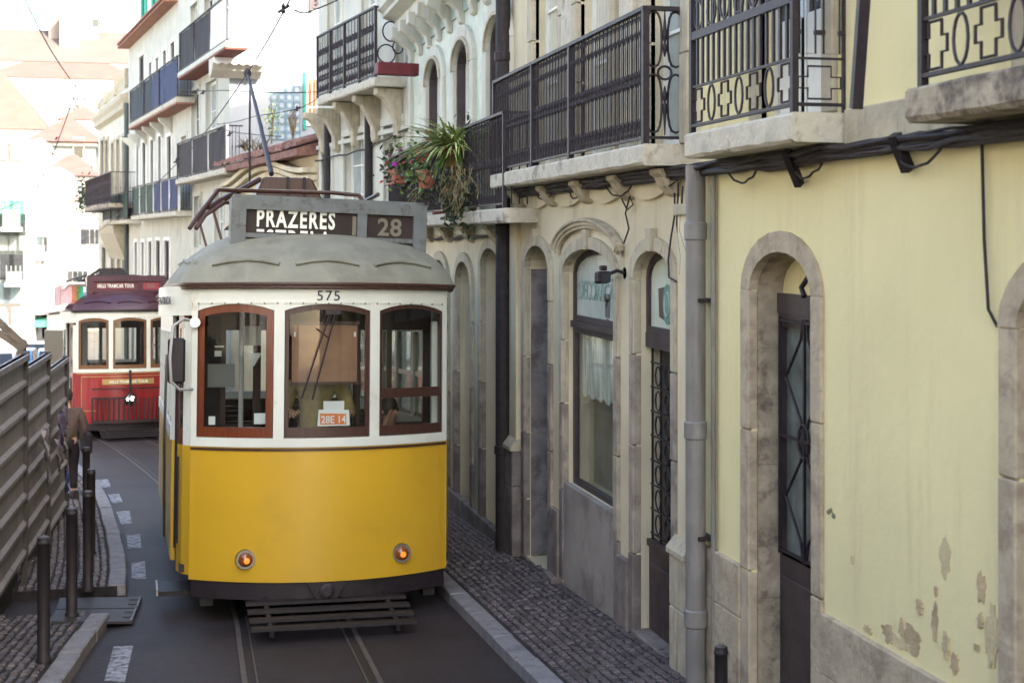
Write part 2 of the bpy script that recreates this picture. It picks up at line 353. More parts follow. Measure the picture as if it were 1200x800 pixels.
pavement('pavement', [(-.98,6.5),(-.76,10.2),(-.56,12.35)], -1, 1.1, 99)
pavement('pavement', [(-.47,13.62),(-.49,14.5),(-.54,15.42),(-.62,16.6),(-.70,17.65),(-.86,19.6),(-1.05,21.49),(-1.28,23.2),(-1.75,26.2),(-2.6,31),(-4.2,40)], -1, 1.25, 14)
# tram rails set flush in the asphalt
left_rail = [(.40,3),(.44,9),(.46,11),(.47,12.5),(.40,15),(.25,17.2),(.0,20),(-.28,22.7),(-.75,26.3),(-1.32,30.1),(-2.0,34),(-3.2,40.5)]
def smooth(pts, n=4):
    out = []
    for i in range(len(pts)-1):
        p0,p1,p2,p3 = [Vector(pts[max(0,min(len(pts)-1,i+k))]) for k in (-1,0,1,2)]
        for j in range(n):
            t = j/n; out.append(.5*((2*p1)+(p2-p0)*t+(2*p0-5*p1+4*p2-p3)*t*t+(3*p1-p0-3*p2+p3)*t**3))
    return out+[Vector(pts[-1])]
def strip(pts, off, w_, z0, z1, mb):
    ps = []
    for i, p in enumerate(pts):
        a = pts[max(0,i-1)]; b = pts[min(len(pts)-1,i+1)]; t = (b-a).normalized(); n = Vector((t.y,-t.x))
        ps.append((p+n*(off-w_/2), p+n*(off+w_/2)))
    n0 = len(mb.v)
    for a, b in ps: mb.v += [(a.x,a.y,zg(a.y)+z1),(b.x,b.y,zg(b.y)+z1),(a.x,a.y,zg(a.y)+z0),(b.x,b.y,zg(b.y)+z0)]
    for i in range(len(ps)-1):
        k = n0+4*i; mb.f += [(k,k+1,k+5,k+4),(k+2,k,k+4,k+6),(k+1,k+3,k+7,k+5)]
    return mb
lr = smooth(left_rail)
for off in (0, .915):
    rl = tag(strip(lr, off, .038, -.02, .010, MB()).build('tram_rail', M['rail_steel']), kind='structure')
    sgn = 1 if off == 0 else -1
    strip(lr, off+sgn*.050, .056, -.02, .005, MB()).build('groove', M['rail_dark'], rl)
    strip(lr, off+sgn*.086, .012, -.02, .009, MB()).build('guard_lip', M['rail_steel'], rl)
# painted dashes along the left kerb
for q in [[(133,757),(156,756),(146,798),(122,797)],[(154,659),(170,657),(171,677),(154.5,678)],[(148,627),(164,625),(165.5,641),(150,642)],[(136,599),(152,598),(154.5,612),(142,614)],[(126,579),(139.5,578),(144,588),(131,589)],[(112.5,562),(126,561),(130,570),(118,571)]]:
    ps = [gnd(x,y,.004) for x,y in q]
    MB().add(ps+[p-Vector((0,0,.006)) for p in ps], [(0,1,2,3),(0,4,5,1),(1,5,6,2),(2,6,7,3),(3,7,4,0)]).build('painted_dash', M['road_paint'], road)
# two steel plates bridging the gap in the kerb
for q, lb in [([(66,713),(162,711.5),(166,699),(70,700)], 'dark steel ramp plate across the kerb gap, the farther one of the two'), ([(60,728),(155,727.5),(161,712.5),(65,714)], 'dark steel ramp plate across the kerb gap, the nearer one of the two')]:
    hs = [.125,.035,.035,.125]; ps = [gnd(x,y,h) for (x,y),h in zip(q,hs)]; c = sum(ps, Vector())/4
    t = thing('ramp_plate', lb, 'ramp', (c.x,c.y,c.z-.02), group='steel ramp plates at the kerb')
    ps = [p-Vector((c.x,c.y,c.z-.02)) for p in ps]
    MB().add(ps+[p-Vector((0,0,.022)) for p in ps], [(0,1,2,3),(7,6,5,4),(0,4,5,1),(1,5,6,2),(2,6,7,3),(3,7,4,0)]).build('plate', M['ramp'], t)
    MB().bar(ps[1]+Vector((-.01,0,.006)), ps[2]+Vector((-.01,0,.006)), .018, .012).build('edge_strip', M['rail_steel'], t)
    for k in (.3,.7):
        p = ps[1].lerp(ps[2],k); q_ = ps[0].lerp(ps[3],k); MB().bar(p+Vector((-.01,0,.006)), p.lerp(q_,.14)+Vector((0,0,.004)), .012, .01).build('lug', M['rail_steel'], t)
# ------------------------------------------------------------------ bollards
def bollard(x, y, h, label, r_=.045, base=.1, group='black bollards along the left kerb'):
    t = thing('bollard', label, 'bollard', (x,y,zg(y)+base-.01), group=group)
    MB().lathe([(r_*1.25,0),(r_*1.25,.03),(r_,.045),(r_,h-.05),(r_*1.12,h-.045),(r_*1.12,h-.03),(r_,h-.025),(r_,h-.004),(r_*.85,h)], n=14).build('post', M['bollard'], t, smooth=50)
    MB().lathe([(r_*.84,h-.002),(r_*.7,h+.006),(r_*.2,h+.009)], n=14).build('cap', M['rail_steel'], t, smooth=50)
    return t
for px, Y, h, lb in [(51,10.66,.90,'black iron bollard nearest the camera, beside the near fence panel'),(84,12.25,.90,'black iron bollard just before the steel ramp plates'),(103,13.45,.90,'black iron bollard standing just beyond the steel ramp plates'),(106.5,15.5,.90,'black iron bollard overlapping the one beyond the ramp, a step farther up the cobbles'),(101,18.3,.90,'black iron bollard farthest along the kerb, beside the walker')]:
    p = atY(px,400,Y); bollard(p.x, Y, h, lb)
p = atX(845,757,3.22); bollard(p.x, p.y, p.z-zg(p.y)-.09, 'short black post at the foot of the yellow wall beside the grey drainpipe', .04, group='posts by the right wall')
# ------------------------------------------------------------------ hoarding fence, panels stepping down the street
fe = thing('hoarding_fence', 'brown grey corrugated metal hoarding fence stepping down the street at the left', 'fence', (-1.36,10,zg(10)))
F0 = Vector((-1.36,10,zg(10)))
for y0, y1, top in [(-5.7,-3.28,2.7),(-3.24,-.82,2.5),(-.78,1.64,2.32),(1.68,4.1,2.13),(4.14,6.56,1.95),(6.6,9.02,1.78),(9.06,11.5,1.60),(11.54,13.94,1.43),(13.98,16.34,1.25),(16.38,18.86,1.0)]:  # nearest panels, out of view, added to block light low on the walls
    xa, xb = -1.48, -1.40
    prof = []; z = top; H = 1.78
    prof += [(z,-.012),(z,.05),(z-.05,.05),(z-.062,.02)]; z -= .062
    while z > top-H+.1:
        prof += [(z,.0),(z-.165,.0),(z-.195,.032),(z-.228,.032),(z-.262,.0)]; z -= .262
    def pt(k, off, zz):
        y = y0+(y1-y0)*k; x = xa+(xb-xa)*k; return (x+off-F0.x, y-F0.y, zz-F0.z)
    pm = MB(); n = len(prof)
    pm.v = [pt(0,o,zz) for zz,o in prof]+[pt(1,o,zz) for zz,o in prof]+[pt(0,o-.02,zz) for zz,o in prof]+[pt(1,o-.02,zz) for zz,o in prof]
    for i in range(n-1): pm.f += [(i,i+1,n+i+1,n+i),(2*n+i,3*n+i,3*n+i+1,2*n+i+1),(i,2*n+i,2*n+i+1,i+1),(n+i,n+i+1,3*n+i+1,3*n+i)]
    pm.build('fence_panel', M['fence'], fe)
    zb = zg((y0+y1)/2)
    MB().bar(pt(1,.005,top+.02), pt(1,.005,zg(y1)-.1), .07, .06, up=(1,0,0)).build('post', M['fence_post'], fe)
    a, b = pt(0,-.06,0), pt(1,-.06,0)
    MB().add([(a[0],a[1],zg(y0)-.05-F0.z),(b[0],b[1],zg(y1)-.05-F0.z),(b[0],b[1],top-H+.2-F0.z),(a[0],a[1],top-H+.2-F0.z)]+[(a[0]-.03,a[1],zg(y0)-.05-F0.z),(b[0]-.03,b[1],zg(y1)-.05-F0.z),(b[0]-.03,b[1],top-H+.2-F0.z),(a[0]-.03,a[1],top-H+.2-F0.z)],
        [(0,1,2,3),(7,6,5,4),(3,2,6,7),(0,3,7,4),(1,5,6,2)]).build('gap_board', M['fence_post'], fe)  # dark board closing the gap below the panel
# torn posters on the last panels
pc = [mat('poster_grey',(.20,.18,.20),.7,.4,25), mat('poster_violet',(.13,.10,.17),.7,.4,25), mat('poster_blue',(.05,.06,.22),.6,.4,25), mat('poster_pale',(.30,.28,.30),.7,.4,25)]
for px, py, s, mi, lb in [(72,502,.20,1,'crumpled violet paper torn from the fence, topmost of the scraps'),(76,515,.16,3,'pale torn poster scrap curling off the fence end'),(54,522,.17,3,'torn pale poster scrap hanging on the middle of the fence'),(69,532,.19,0,'crumpled grey poster scrap low on the last fence panel'),(56,552,.17,0,'grey torn poster scrap hanging lowest on the fence'),(78,564,.13,2,'blue crumpled plastic scrap at the foot of the last fence panel'),(75,489,.13,0,'small grey paper scrap sticking to the top of the last fence panel')]:
    P_ = atX(px,py,-1.33); s *= 1.25; t = MB(); n = 6
    for j in range(n):
        for i in range(n):
            t.v.append((random.uniform(-.015,.03)+.02*math.sin(i*1.3+j), (i/(n-1)-.5)*s*1.5+random.uniform(-.012,.012), (j/(n-1)-.5)*s*1.6+random.uniform(-.015,.015)))
    t.f = [(j*n+i,j*n+i+1,(j+1)*n+i+1,(j+1)*n+i) for j in range(n-1) for i in range(n-1) if (i,j) not in ((0,0),(n-2,0))]
    o = t.build('torn_poster', pc[mi], None, 80); o.location = P_; md = o.modifiers.new('thick','SOLIDIFY'); md.thickness = .004
    tag(o, lb, 'poster', 'torn posters on the fence')
# jointed steel arm behind the fence
YA = 21.0
P_ = lambda x, y: atY(x,y,YA)
b0 = P_(24,418); b0z = zg(YA)
arm = thing('steel_arm', 'dark jointed metal arm reaching up behind the top of the fence', 'arm', (b0.x,YA,b0z))
R0 = Vector((b0.x,YA,b0z)); rel = lambda x, y: P_(x,y)-R0
MB().tube([(0,0,0),rel(24,420),rel(26,404)], [.075,.075,.06], 8).build('mast', M['steel_arm'], arm, smooth=40)
MB().bar(rel(27,403), rel(-30,352), .07, .10).build('upper_bar', M['steel_arm'], arm, bevel=.008)
MB().bar(rel(24,408), rel(-30,370), .05, .08).build('lower_bar', M['steel_arm'], arm, bevel=.008)
MB().bar(rel(8,398), rel(14,391), .04, .05).build('link', M['steel_arm'], arm)
MB().lathe([(.07,-.06),(.07,.06)], rel(26,403), 'Y', 10).build('pivot', M['steel_arm'], arm)
# ------------------------------------------------------------------ facade kit
def arch_top(A, u):
    u0,u1,z0,zs,r = A
    if r <= 0: return zs
    k = (u-(u0+u1)/2)/((u1-u0)/2); return zs+r*math.sqrt(max(0,1-k*k))
def sash(parent, name, A, y, t=.05, mf='white_paint', mp='dark_glass', mu=(), mz=(), mt=.025, th=.045):
    u0,u1,z0,zs,r = A
    inn = (u0+t,u1-t,z0+t,zs if r > 0 else zs-t,max(r-t,0))
    m = MB().ring(arch(*inn), arch(*A), y, y+th)
    for k in mu:
        u = u0+(u1-u0)*k; m.box(u-mt/2,u+mt/2,y+.008,y+th-.006,z0+t*.9,arch_top(inn,u)+.003)
    for z in mz: m.box(u0+t*.9,u1-t*.9,y+.006,y+th-.004,z-mt/2,z+mt/2)
    o = m.build(name, M[mf], parent)
    MB().prism(arch(*inn), lambda a,b,d: (a,d,b), y+.012, y+.02).build('pane', M[mp], o)
    return o
def surround(parent, A, t, proud, m='stone_warm', course=.7, zbase=None, key=3, into=.0, low=None):
    u0,u1,z0,zs,r = A; zb = z0 if zbase is None else zbase
    for a, b in ((u0-t,u0+into),(u1-into,u1+t)):
        z = zb; cut = random.uniform(.45,.75)
        while z < zs-.05:
            z2 = min(zs, z+course*random.uniform(.8,1.2)); z2 = zs if zs-z2 < .25 else z2
            e = random.uniform(-.004,.004); MB().box(a,b,-.04,proud+e,z+.004,z2-.002).build('jamb_stone', M[(low if z < zb+cut else 'stone_mid' if z < zb+cut+.9 else m) if low else m], parent, bevel=.008); z = z2  # with low set, foot courses carry painted shade, fading in steps upward
    n = 12
    if r > 0:
        inn = [p for p in arch(u0+into,u1-into,z0,zs,r-into,n)[2:]]; out = [p for p in arch(u0-t,u1+t,z0,zs,r+t*.9,n)[2:]]
        step = n//key
        for k in range(key):
            a, b = k*step, (k+1)*step if k < key-1 else n
            MB().ring(inn[a:b+1], out[a:b+1], -.04, proud+random.uniform(-.003,.004), closed=False).build('arch_stone', M[m], parent)
    else: MB().box(u0-t,u1+t,-.04,proud+.004,zs,zs+t).build('lintel', M[m], parent, bevel=.008)
def circ(cx, cz, rx, rz, n=14): return [(cx+rx*math.cos(2*math.pi*i/n), 0, cz+rz*math.sin(2*math.pi*i/n)) for i in range(n)]
def cross_pts(cx, cz, a, b):
    q = [(-a,-b*.35),(-a*.55,-b*.35),(-a*.55,-b),(a*.55,-b),(a*.55,-b*.35),(a,-b*.35),(a,b*.35),(a*.55,b*.35),(a*.55,b),(-a*.55,b),(-a*.55,b*.35),(-a,b*.35)]
    return [(cx+x,0,cz+z) for x,z in q]
SH = {}
def shared(key, fn):
    if key not in SH: SH[key] = fn()
    return SH[key]
def baluster_mesh(style, h):
    def mk():
        m = MB()
        if style == 'A': m.box(-.011,.011,-.007,.007,.28,h)
        elif style == 'B':
            m.lathe([(.007,.05),(.007,.12),(.017,.15),(.007,.19),(.007,h*.44),(.018,h*.47),(.010,h*.5),(.020,h*.53),(.007,h*.57),(.007,h*.80),(.016,h*.84),(.007,h*.87),(.007,h)], n=5)
        else:
            m.lathe([(.008,.04),(.008,h*.45),(.017,h*.5),(.008,h*.55),(.008,h)], n=5)
        return m.mesh('baluster', M['iron'])
    return shared(('bal',style,round(h,3)), mk)
def rail_run(par, p0, p1, z0, h, style, step=.085, posts=(0,1), post_w=.035, cloth=None, over=None):
    """iron railing between two local (x,y) points"""
    p0, p1 = Vector((*p0,0)), Vector((*p1,0)); L = (p1-p0).length; t = (p1-p0)/L; ang = math.atan2(t.y,t.x)
    P = lambda s, z: p0+t*s+Vector((0,0,z0+z))
    MB().bar(P(-.02,h), P(L+.02,h), .05, .028).build('handrail', M['iron'], par)
    MB().bar(P(0,.045), P(L,.045), .03, .018).build('bottom_rail', M['iron'], par)
    for k in posts: MB().bar(P(L*k,-.03), P(L*k,h), post_w, post_w).build('post', M['iron'], par)
    n = max(2, int(L/step))
    if cloth:
        for i in range(cloth[0]):
            a, b = L*i/cloth[0]+.03, L*(i+1)/cloth[0]-.03; m = cloth[1][i % len(cloth[1])]
            c = MB(); q = 5
            for j in range(q+1):
                for k in range(3): c.v.append(tuple(P(a+(b-a)*j/q, .07+(h-.10)*k/2)+Vector((t.y,-t.x,0))*(-.02+random.uniform(-.012,.012))))
            c.f = [(j*3+k,j*3+k+1,j*3+k+4,j*3+k+3) for j in range(q) for k in range(2)]
            o = c.build('cloth_panel', M[m], par); md = o.modifiers.new('t','SOLIDIFY'); md.thickness = .01
            if len(cloth) > 2: MB().bar(P(L*(i+1)/cloth[0],-.05)+Vector((t.y,-t.x,0))*-.04, P(L*(i+1)/cloth[0],h+.02)+Vector((t.y,-t.x,0))*-.04, cloth[3], cloth[3]).build('white_post', M[cloth[2]], par)
        return
    me = baluster_mesh(style, h-.014)
    for i in range(1, n): inst('baluster', me, par, P(L*i/n, 0), (0,0,ang))
    if style == 'A':
        MB().bar(P(0,.285), P(L,.285), .02, .014).build('mid_rail', M['iron'], par)
        MB().bar(P(0,.60), P(L,.60), .03, .05).build('mid_rail', M['iron'], par)
        k = max(2, int(L/.20))
        for i in range(k):
            s = L*(i+.5)/k
            if i % 2: me2 = shared('oc', lambda: MB().tube(circ(0,.165,.055,.105), .008, 5, True).mesh('ornament', M['iron']))
            else: me2 = shared('ox', lambda: MB().tube(cross_pts(0,.165,.095,.10), .008, 5, True).mesh('ornament', M['iron']))
            inst('ornament', me2, par, P(s,0), (0,0,ang))
            me3 = shared('ou', lambda: MB().box(-.004,.004,-.004,.004,.62,.96).tube(circ(0,.72,.07,.085,12), .008, 5, True).tube(circ(0,.875,.07,.07,12), .008, 5, True).mesh('ornament', M['iron']))
            inst('ornament', me3, par, P(s,0), (0,0,ang))
    elif style in ('B','C'):
        k = n; 
        me2 = shared('bo', lambda: MB().box(-.003,.003,-.003,.003,.05,h-.02).tube([(.036*math.cos(a),0,h-.075+.04*math.sin(a)) for a in [math.pi*i/6 for i in range(7)]], .005, 4).tube(circ(0,h*.5,.032,.04,8), .0045, 4, True).tube(circ(0,.10,.032,.04,8), .0045, 4, True).mesh('ornament', M['iron']))
        for i in range(k): inst('ornament', me2, par, P(L*(i+.5)/k,0), (0,0,ang))
    elif style == 'D':
        me2 = shared('do', lambda: MB().box(-.004,.004,-.004,.004,.05,h-.02).tube(circ(0,h*.30,.05,.06,8), .006, 4, True).tube(circ(0,h*.72,.05,.06,8), .008, 4, True).tube([(-.05,0,h*.42),(0,0,h*.5),(.05,0,h*.42)], .008, 4).tube([(-.05,0,.09),(0,0,.2),(.05,0,.09)], .009, 4).mesh('ornament', M['iron']))
        for i in range(n): inst('ornament', me2, par, P(L*(i+.5)/n,0), (0,0,ang))
def rough_slab(root, name, u0, u1, d, z0, z1, m, n=14):
    """stone balcony slab with a worn front edge"""
    s = MB(); rows = []
    for i in range(n+1):
        u = u0+(u1-u0)*i/n; j = lambda k: random.uniform(-k,k)
        rows.append([(u,-.02,z0),(u,d-.02+j(.003),z0+j(.004)),(u,d+j(.003),z0+.02+j(.006)),(u,d+j(.002),z1-.015+j(.003)),(u,d-.015+j(.002),z1+j(.002)),(u,-.02,z1)])
    for r_ in rows: s.v += r_
    for i in range(n):
        for k in range(6): a = i*6+k; b = i*6+(k+1)%6; s.f.append((a,b,b+6,a+6))
    s.f += [tuple(range(5,-1,-1)), tuple(n*6+k for k in range(6))]
    o = s.build(name, M[m], root); return o
def patch(root, u, z, w_, h_, m, proud=.003, n=14, seed=0, y=0):
    rnd = random.Random(seed); rr = [rnd.uniform(.6,1.15) for _ in range(n)]
    ps = [(u+w_/2*rr[i]*math.cos(2*math.pi*i/n), z+h_/2*rr[i]*math.sin(2*math.pi*i/n)) for i in range(n)]
    return MB().prism(ps, lambda a,b,d: (a,d,b), y-.01, y+proud).build('bare_patch', m, root)
W = 3.4
A90 = rad(90)
# ================================================================== A: yellow house, nearest
fA = Fr((W,0,0), A90)
bA = thing('yellow_house', 'pale yellow plastered house nearest at the right with peeling wall and arched stone door', 'house', (W,0,0), (0,0,A90))
dA1 = (fA.px(954,400)[0], fA.px(881,400)[0], -.36, 2.19, .24)
dA2 = (4.30, fA.px(1195,400)[0], -.2, 2.13, .26)
wnA = (7.08, 7.95, 3.10, 5.35, 0); wnA1 = (4.25, 5.15, 3.10, 5.35, 0)
UA = 8.96
out = [(-15,-1.2),(UA,-1.2),(UA,11.5),(-15,11.5)]
MB().holed(out, [arch(*dA1),arch(*dA2),arch(*wnA),arch(*wnA1)], 0, .22, -9).build('wall', M['yellow_plaster'], bA)
surround(bA, dA1, .13, .022, course=.8, into=.004); surround(bA, dA2, .13, .022, course=.8, into=.004)
# far jamb stones lining the recess of the near door
for a, dv in ((dA1,.20),(dA2,.20)):
    z = a[2]
    while z < a[3]-.05:
        z2 = min(a[3], z+.72*random.uniform(.85,1.15)); z2 = a[3] if a[3]-z2 < .25 else z2
        MB().box(a[1]-.012, a[1]+.02, -dv, -.036, z+.004, z2).build('jamb_stone', M['stone_old'], bA); z = z2
    it = MB(); arc_o = arch(a[0]-.01,a[1]+.01,a[2],a[3],a[4]+.01,12)[2:]; arc_i = arch(a[0]+.012,a[1]-.012,a[2],a[3],a[4]-.012,12)[2:]
    it.ring(arc_i, arc_o, -dv, -.037, closed=False).build('arch_soffit', M['stone_old'], bA)
def grille_door(root, A, y):
    u0,u1,z0,zs,r = A
    d = MB().box(u0,u1,y-.05,y,z0,z0+.95).build('door', M['wood_door'], root)
    MB().box(u0+.06,u1-.06,y,y+.012,z0+.12,z0+.82).build('door_panel', M['wood_door'], d, bevel=.005)
    MB().ring(arch(u0+.07,u1-.07,z0+.95,zs-.22,0), arch(u0,u1,z0+.95,zs-.14,0), y-.04, y+.012).build('door_frame', M['wood_door'], d)
    MB().box(u0+.07,u1-.07,y-.03,y-.02,z0+.95,zs-.2).build('pane', M['door_glass'], d)
    MB().box(u0,u1,y-.03,y+.02,zs-.14,zs-.02).build('transom', M['wood_door'], d)
    MB().prism(arch(u0+.0,u1-.0,zs-.02,zs-.01,r), lambda a,b,dd: (a,dd,b), y-.03, y-.02).build('fanlight', M['yellow_plaster'], d)
    g_ = MB(); c = (u0+u1)/2; hw = (u1-u0)/2-.09; zb, zt = z0+.97, zs-.16
    for k in (-1,0,1): g_.bar((c+k*hw,y+.035,zb),(c+k*hw,y+.035,zt), .016)
    for z in (zb+.02,(zb+zt)/2,zt-.02): g_.bar((c-hw,y+.035,z),(c+hw,y+.035,z), .016)
    for s_ in (-1,1):
        for za, zm in ((zb,(zb+zt)/2),((zb+zt)/2,zt)):
            mid = (za+zm)/2
            g_.tube([(c+s_*.02,y+.035,za),(c+s_*.05,y+.035,za+.12),(c+s_*hw*.75,y+.035,mid),(c+s_*.05,y+.035,zm-.12),(c+s_*.02,y+.035,zm)], .009, 5)
    g_.tube([(x+c,y+.04,z+(zb+zt)/2) for x,_,z in circ(0,0,.07,.10,10)], .010, 5, True)
    g_.build('grille', M['iron'], d)
grille_door(bA, dA1, -.18); grille_door(bA, dA2, -.18)
# hanging lamp hook above the near door
MB().tube([(dA1[0]+.35,-.14,2.33),(dA1[0]+.33,-.12,2.28),(dA1[0]+.38,-.10,2.22),(dA1[0]+.34,-.10,2.17)], .018, 6).build('lantern_hook', M['iron'], bA)
# stone plinth
for a, b in ((dA1[1]+.132,UA-.01),(dA2[1]+.132,dA1[0]-.132)):
    u = a
    while u < b-.05:
        u2 = min(b, u+random.uniform(.5,.8)); u2 = b if b-u2 < .25 else u2
        for z0_, z1_ in ((-1.1,.16),(.165,.485)): MB().box(u+.002,u2-.002,-.02,.028+random.uniform(-.003,.004),z0_,z1_).build('plinth_stone', M['stone_warm'], bA, bevel=.006)
        u = u2
pm2 = mat('worn_plaster', (.55,.46,.27), .92, .2, 9, .4, 40); pm = mat('bare_plaster', (.43,.335,.20), .92, .25, 9, .4, 40)
for i, (px,py,w_,h_) in enumerate([(1108,651,.10,.20),(1042,742,.16,.10),(1068,748,.22,.14),(1055,752,.2,.07),(1096,728,.07,.18),(1151,690,.07,.15),(1163,745,.10,.30),(1120,776,.09,.11),(1150,728,.05,.08),(1018,737,.10,.05),(1058,735,.05,.10),(1098,692,.03,.05),(1000,655,.025,.05),(1146,758,.04,.04),(1079,710,.06,.08),(1110,755,.06,.12)]):
    u, z = fA.px(px,py); patch(bA, u, z, w_, h_, pm if i % 3 else pm2, seed=i, proud=.002+.0006*i, n=22)
pg = mat('scratch', (.20,.20,.11), .9, .2, 9)
for i, (px,py) in enumerate([(974,598),(977,604),(971,600)]):
    u, z = fA.px(px,py); patch(bA, u, z, .05, .03, pg, seed=40+i)
# upper doors and balconies
sash(bA, 'balcony_door', wnA, -.12, .07, 'white_paint', 'dark_glass', (.5,), (3.9,4.5)); sash(bA, 'balcony_door', wnA1, -.12, .07, 'white_paint', 'dark_glass', (.5,), (3.9,4.5))
for a in (wnA, wnA1):
    MB().box(a[0]+.1,(a[0]+a[1])/2-.05,-.085,-.068,3.2,3.78).build('door_panel', M['white_paint'], bA, bevel=.006); MB().box((a[0]+a[1])/2+.05,a[1]-.1,-.085,-.068,3.2,3.78).build('door_panel', M['white_paint'], bA, bevel=.006)
surround(bA, wnA, .14, .03, 'stone', zbase=3.17); surround(bA, wnA1, .14, .03, 'stone', zbase=3.17)
DB = .32
s1 = rough_slab(bA, 'balcony', 6.82, 8.41, DB, 3.0, 3.155, 'ledge')
s0 = rough_slab(bA, 'balcony', 3.4, 5.60, DB+.02, 3.0, 3.15, 'ledge_old')
rail_run(s1, (8.36,DB-.035), (6.86,DB-.035), 3.155, 1.0, 'A', .088)
rail_run(s0, (5.52,DB-.02), (3.5,DB-.02), 3.15, 1.0, 'A', .088)
def end_panel_rect(par, u, y0, y1, z0, h):
    MB().bar((u,y0,z0+.045),(u,y1,z0+.045), .018).build('bottom_rail', M['iron'], par); MB().bar((u,y0,z0+h),(u,y1,z0+h), .05, .028, ).build('handrail', M['iron'], par)
    MB().bar((u,y0,z0),(u,y0,z0+h), .026).build('post', M['iron'], par)
    w_ = (y1-y0); c = (y0+y1)/2
    m = MB(); X = lambda pts: [(u,c+x,z) for x,_,z in pts]
    m.tube(X(cross_pts(0,z0+.16,w_*.42,.085)), .006, 5, True); m.build('ornament', M['iron'], par)
    MB().bar((u,y0,z0+.285),(u,y1,z0+.285), .012).build('mid_rail', M['iron'], par)
    for k in (-1,1):
        q = w_*.2; cc = c+k*w_*.24
        m = MB().tube([(u,cc-q*.8,z0+.31),(u,cc+q*.8,z0+.31),(u,cc+q*.8,z0+h-.05),(u,cc-q*.8,z0+h-.05)], .006, 5, True)
        for z in (.42,.68): m.box(u-.012,u+.012,cc-q*1.2,cc-q*.7,z0+z-.012,z0+z+.012).box(u-.012,u+.012,cc+q*.7,cc+q*1.2,z0+z-.012,z0+z+.012)
        m.build('ornament', M['iron'], par)
end_panel_rect(s1, 6.86, .0, DB-.035, 3.155, 1.0)
MB().box(5.62,6.80,-.02,.035,2.96,3.17).build('string_course', M['stone'], bA, bevel=.006)
MB().box(-15,3.38,-.02,.035,2.96,3.17).build('string_course', M['stone'], bA, bevel=.006)
# grey drainpipe with collars and its thin companion
dp = MB().tube([(8.80,.10,2.98),(8.80,.10,-.6)], .066, 14).build('drainpipe', M['pipe_grey'], bA, smooth=50)
for z in (2.55,1.25,.02): MB().lathe([(.067,z-.06),(.076,z-.05),(.076,z+.05),(.067,z+.06)], (8.80,.10,0), n=14).build('collar', M['pipe_grey'], dp, smooth=40)
for z in (2.1,.55): MB().box(8.71,8.89,-.02,.11,z-.012,z+.012).build('bracket', M['iron'], dp)
MB().tube([(8.66,.03,2.95),(8.66,.03,-.1)], .018, 8).build('conduit', M['pipe_grey'], bA, smooth=50)
# dark stays under the balconies
u, z = fA.px(1060,200,.05); u2, z2 = fA.px(1108,0,.36)
MB().bar((u,.03,z),(u-.03,.12,2.99), .05, .05).bar((u-.12,.36,3.10),(u-.35,.40,4.1), .05, .05).build('iron_stay', M['iron'], bA)
MB().bar((7.35,.03,2.80),(7.28,.14,2.98), .04, .05).build('iron_stay', M['iron'], bA)
MB().tube([(5.52,.02,2.95),(5.50,.02,2.5),(5.46,.025,2.2),(5.40,.02,2.13)], .008, 5).build('wire', M['cable'], bA)
# ================================================================== B: cream house with carved ground floor
OB = (W,UA,zg(UA)); fB = Fr(OB, A90); zo = OB[2]
bB = thing('cream_house', 'cream house with long iron balcony over an arched shop window and grille door', 'house', OB, (0,0,A90))
UB = 14.5-UA
SP, RI = 2.20-zo, .22
shop = (fB.px(722.5,400)[0], fB.px(662,400)[0], .30-zo, SP, RI)
gate = (fB.px(790,400)[0], fB.px(746,400)[0], fB.zgr(1)+.1-.02, SP, RI)
niche = (fB.px(645,400)[0], fB.px(617,400)[0], fB.zgr(4.5)+.1, SP+.02, RI)
zf = 3.15-zo
ups = [(fB.px(805,100)[0]+.02, fB.px(763,100)[0], zf, 5.4-zo, 0), (fB.px(719,50)[0], fB.px(681,50)[0], zf, 5.4-zo, 0), (fB.px(659,50)[0], fB.px(628,50)[0], zf, 5.4-zo, 0)]
out = [(0.0,-.7),(UB,-.7),(UB,11-zo),(0.0,11-zo)]
MB().holed(out, [arch(*shop),arch(*gate),arch(*niche)]+[arch(*a) for a in ups], 0, .30, -9).build('wall', M['cream_plaster'], bB)
for a in (gate, niche): surround(bB, a, .11, .03, 'stone', course=.7, into=.004, low='stone_shaded')
surround(bB, shop, .11, .03, 'stone', course=.7, low='stone_shaded', zbase=fB.zgr(2.6)+.1, into=.004)
for a, z1 in ((shop,.31-zo),): MB().box(a[0]+.006,a[1]-.006,-.05,.012,fB.zgr(3.4)-.1,z1-.004).build('shop_base_panel', M['base_render'], bB, bevel=.006)
# shop window: transom light with faded lettering, big pane
T = 1.77-zo
tl = sash(bB, 'transom_window', (shop[0]+.004,shop[1]-.004,T,SP,RI-.004), -.12, .05, 'wood_door', 'dark_glass')
for c in tl.children: c.data.materials[0] = mat('frosted_glass', (.47,.52,.46), .25, .15, 5, 0, spec=.6)
sw = sash(bB, 'shop_window', (shop[0]+.004,shop[1]-.004,.30-zo,T-.06,0), -.12, .05, 'wood_door', 'shop_see')
MB().box(shop[0]+.004,shop[1]-.004,-.115,-.05,T-.058,T-.002).build('transom_bar', M['wood_door'], bB)
fl = mat('faded_letters', (.22,.33,.28), .5, .3, 20)
textobj("lettering", "DECORAÇÃO", .17, fl, tl, (shop[1]-.12,-.096,T+.20), (-1,0,0), (0,0,1), .006, .002, 'LEFT', .82)
MB().prism([(shop[0]+.50,T+.07),(shop[0]+.62,T+.07),(shop[0]+.64,T+.27),(shop[0]+.48,T+.27)], lambda a,b,d: (a,d,b), -.097,-.094).prism([(shop[0]+.53,T+.02),(shop[0]+.59,T+.02),(shop[0]+.59,T+.06),(shop[0]+.53,T+.06)], lambda a,b,d: (a,d,b), -.097,-.094).build('jar_emblem', mat('emblem_grey',(.12,.12,.10),.6,.1), tl)
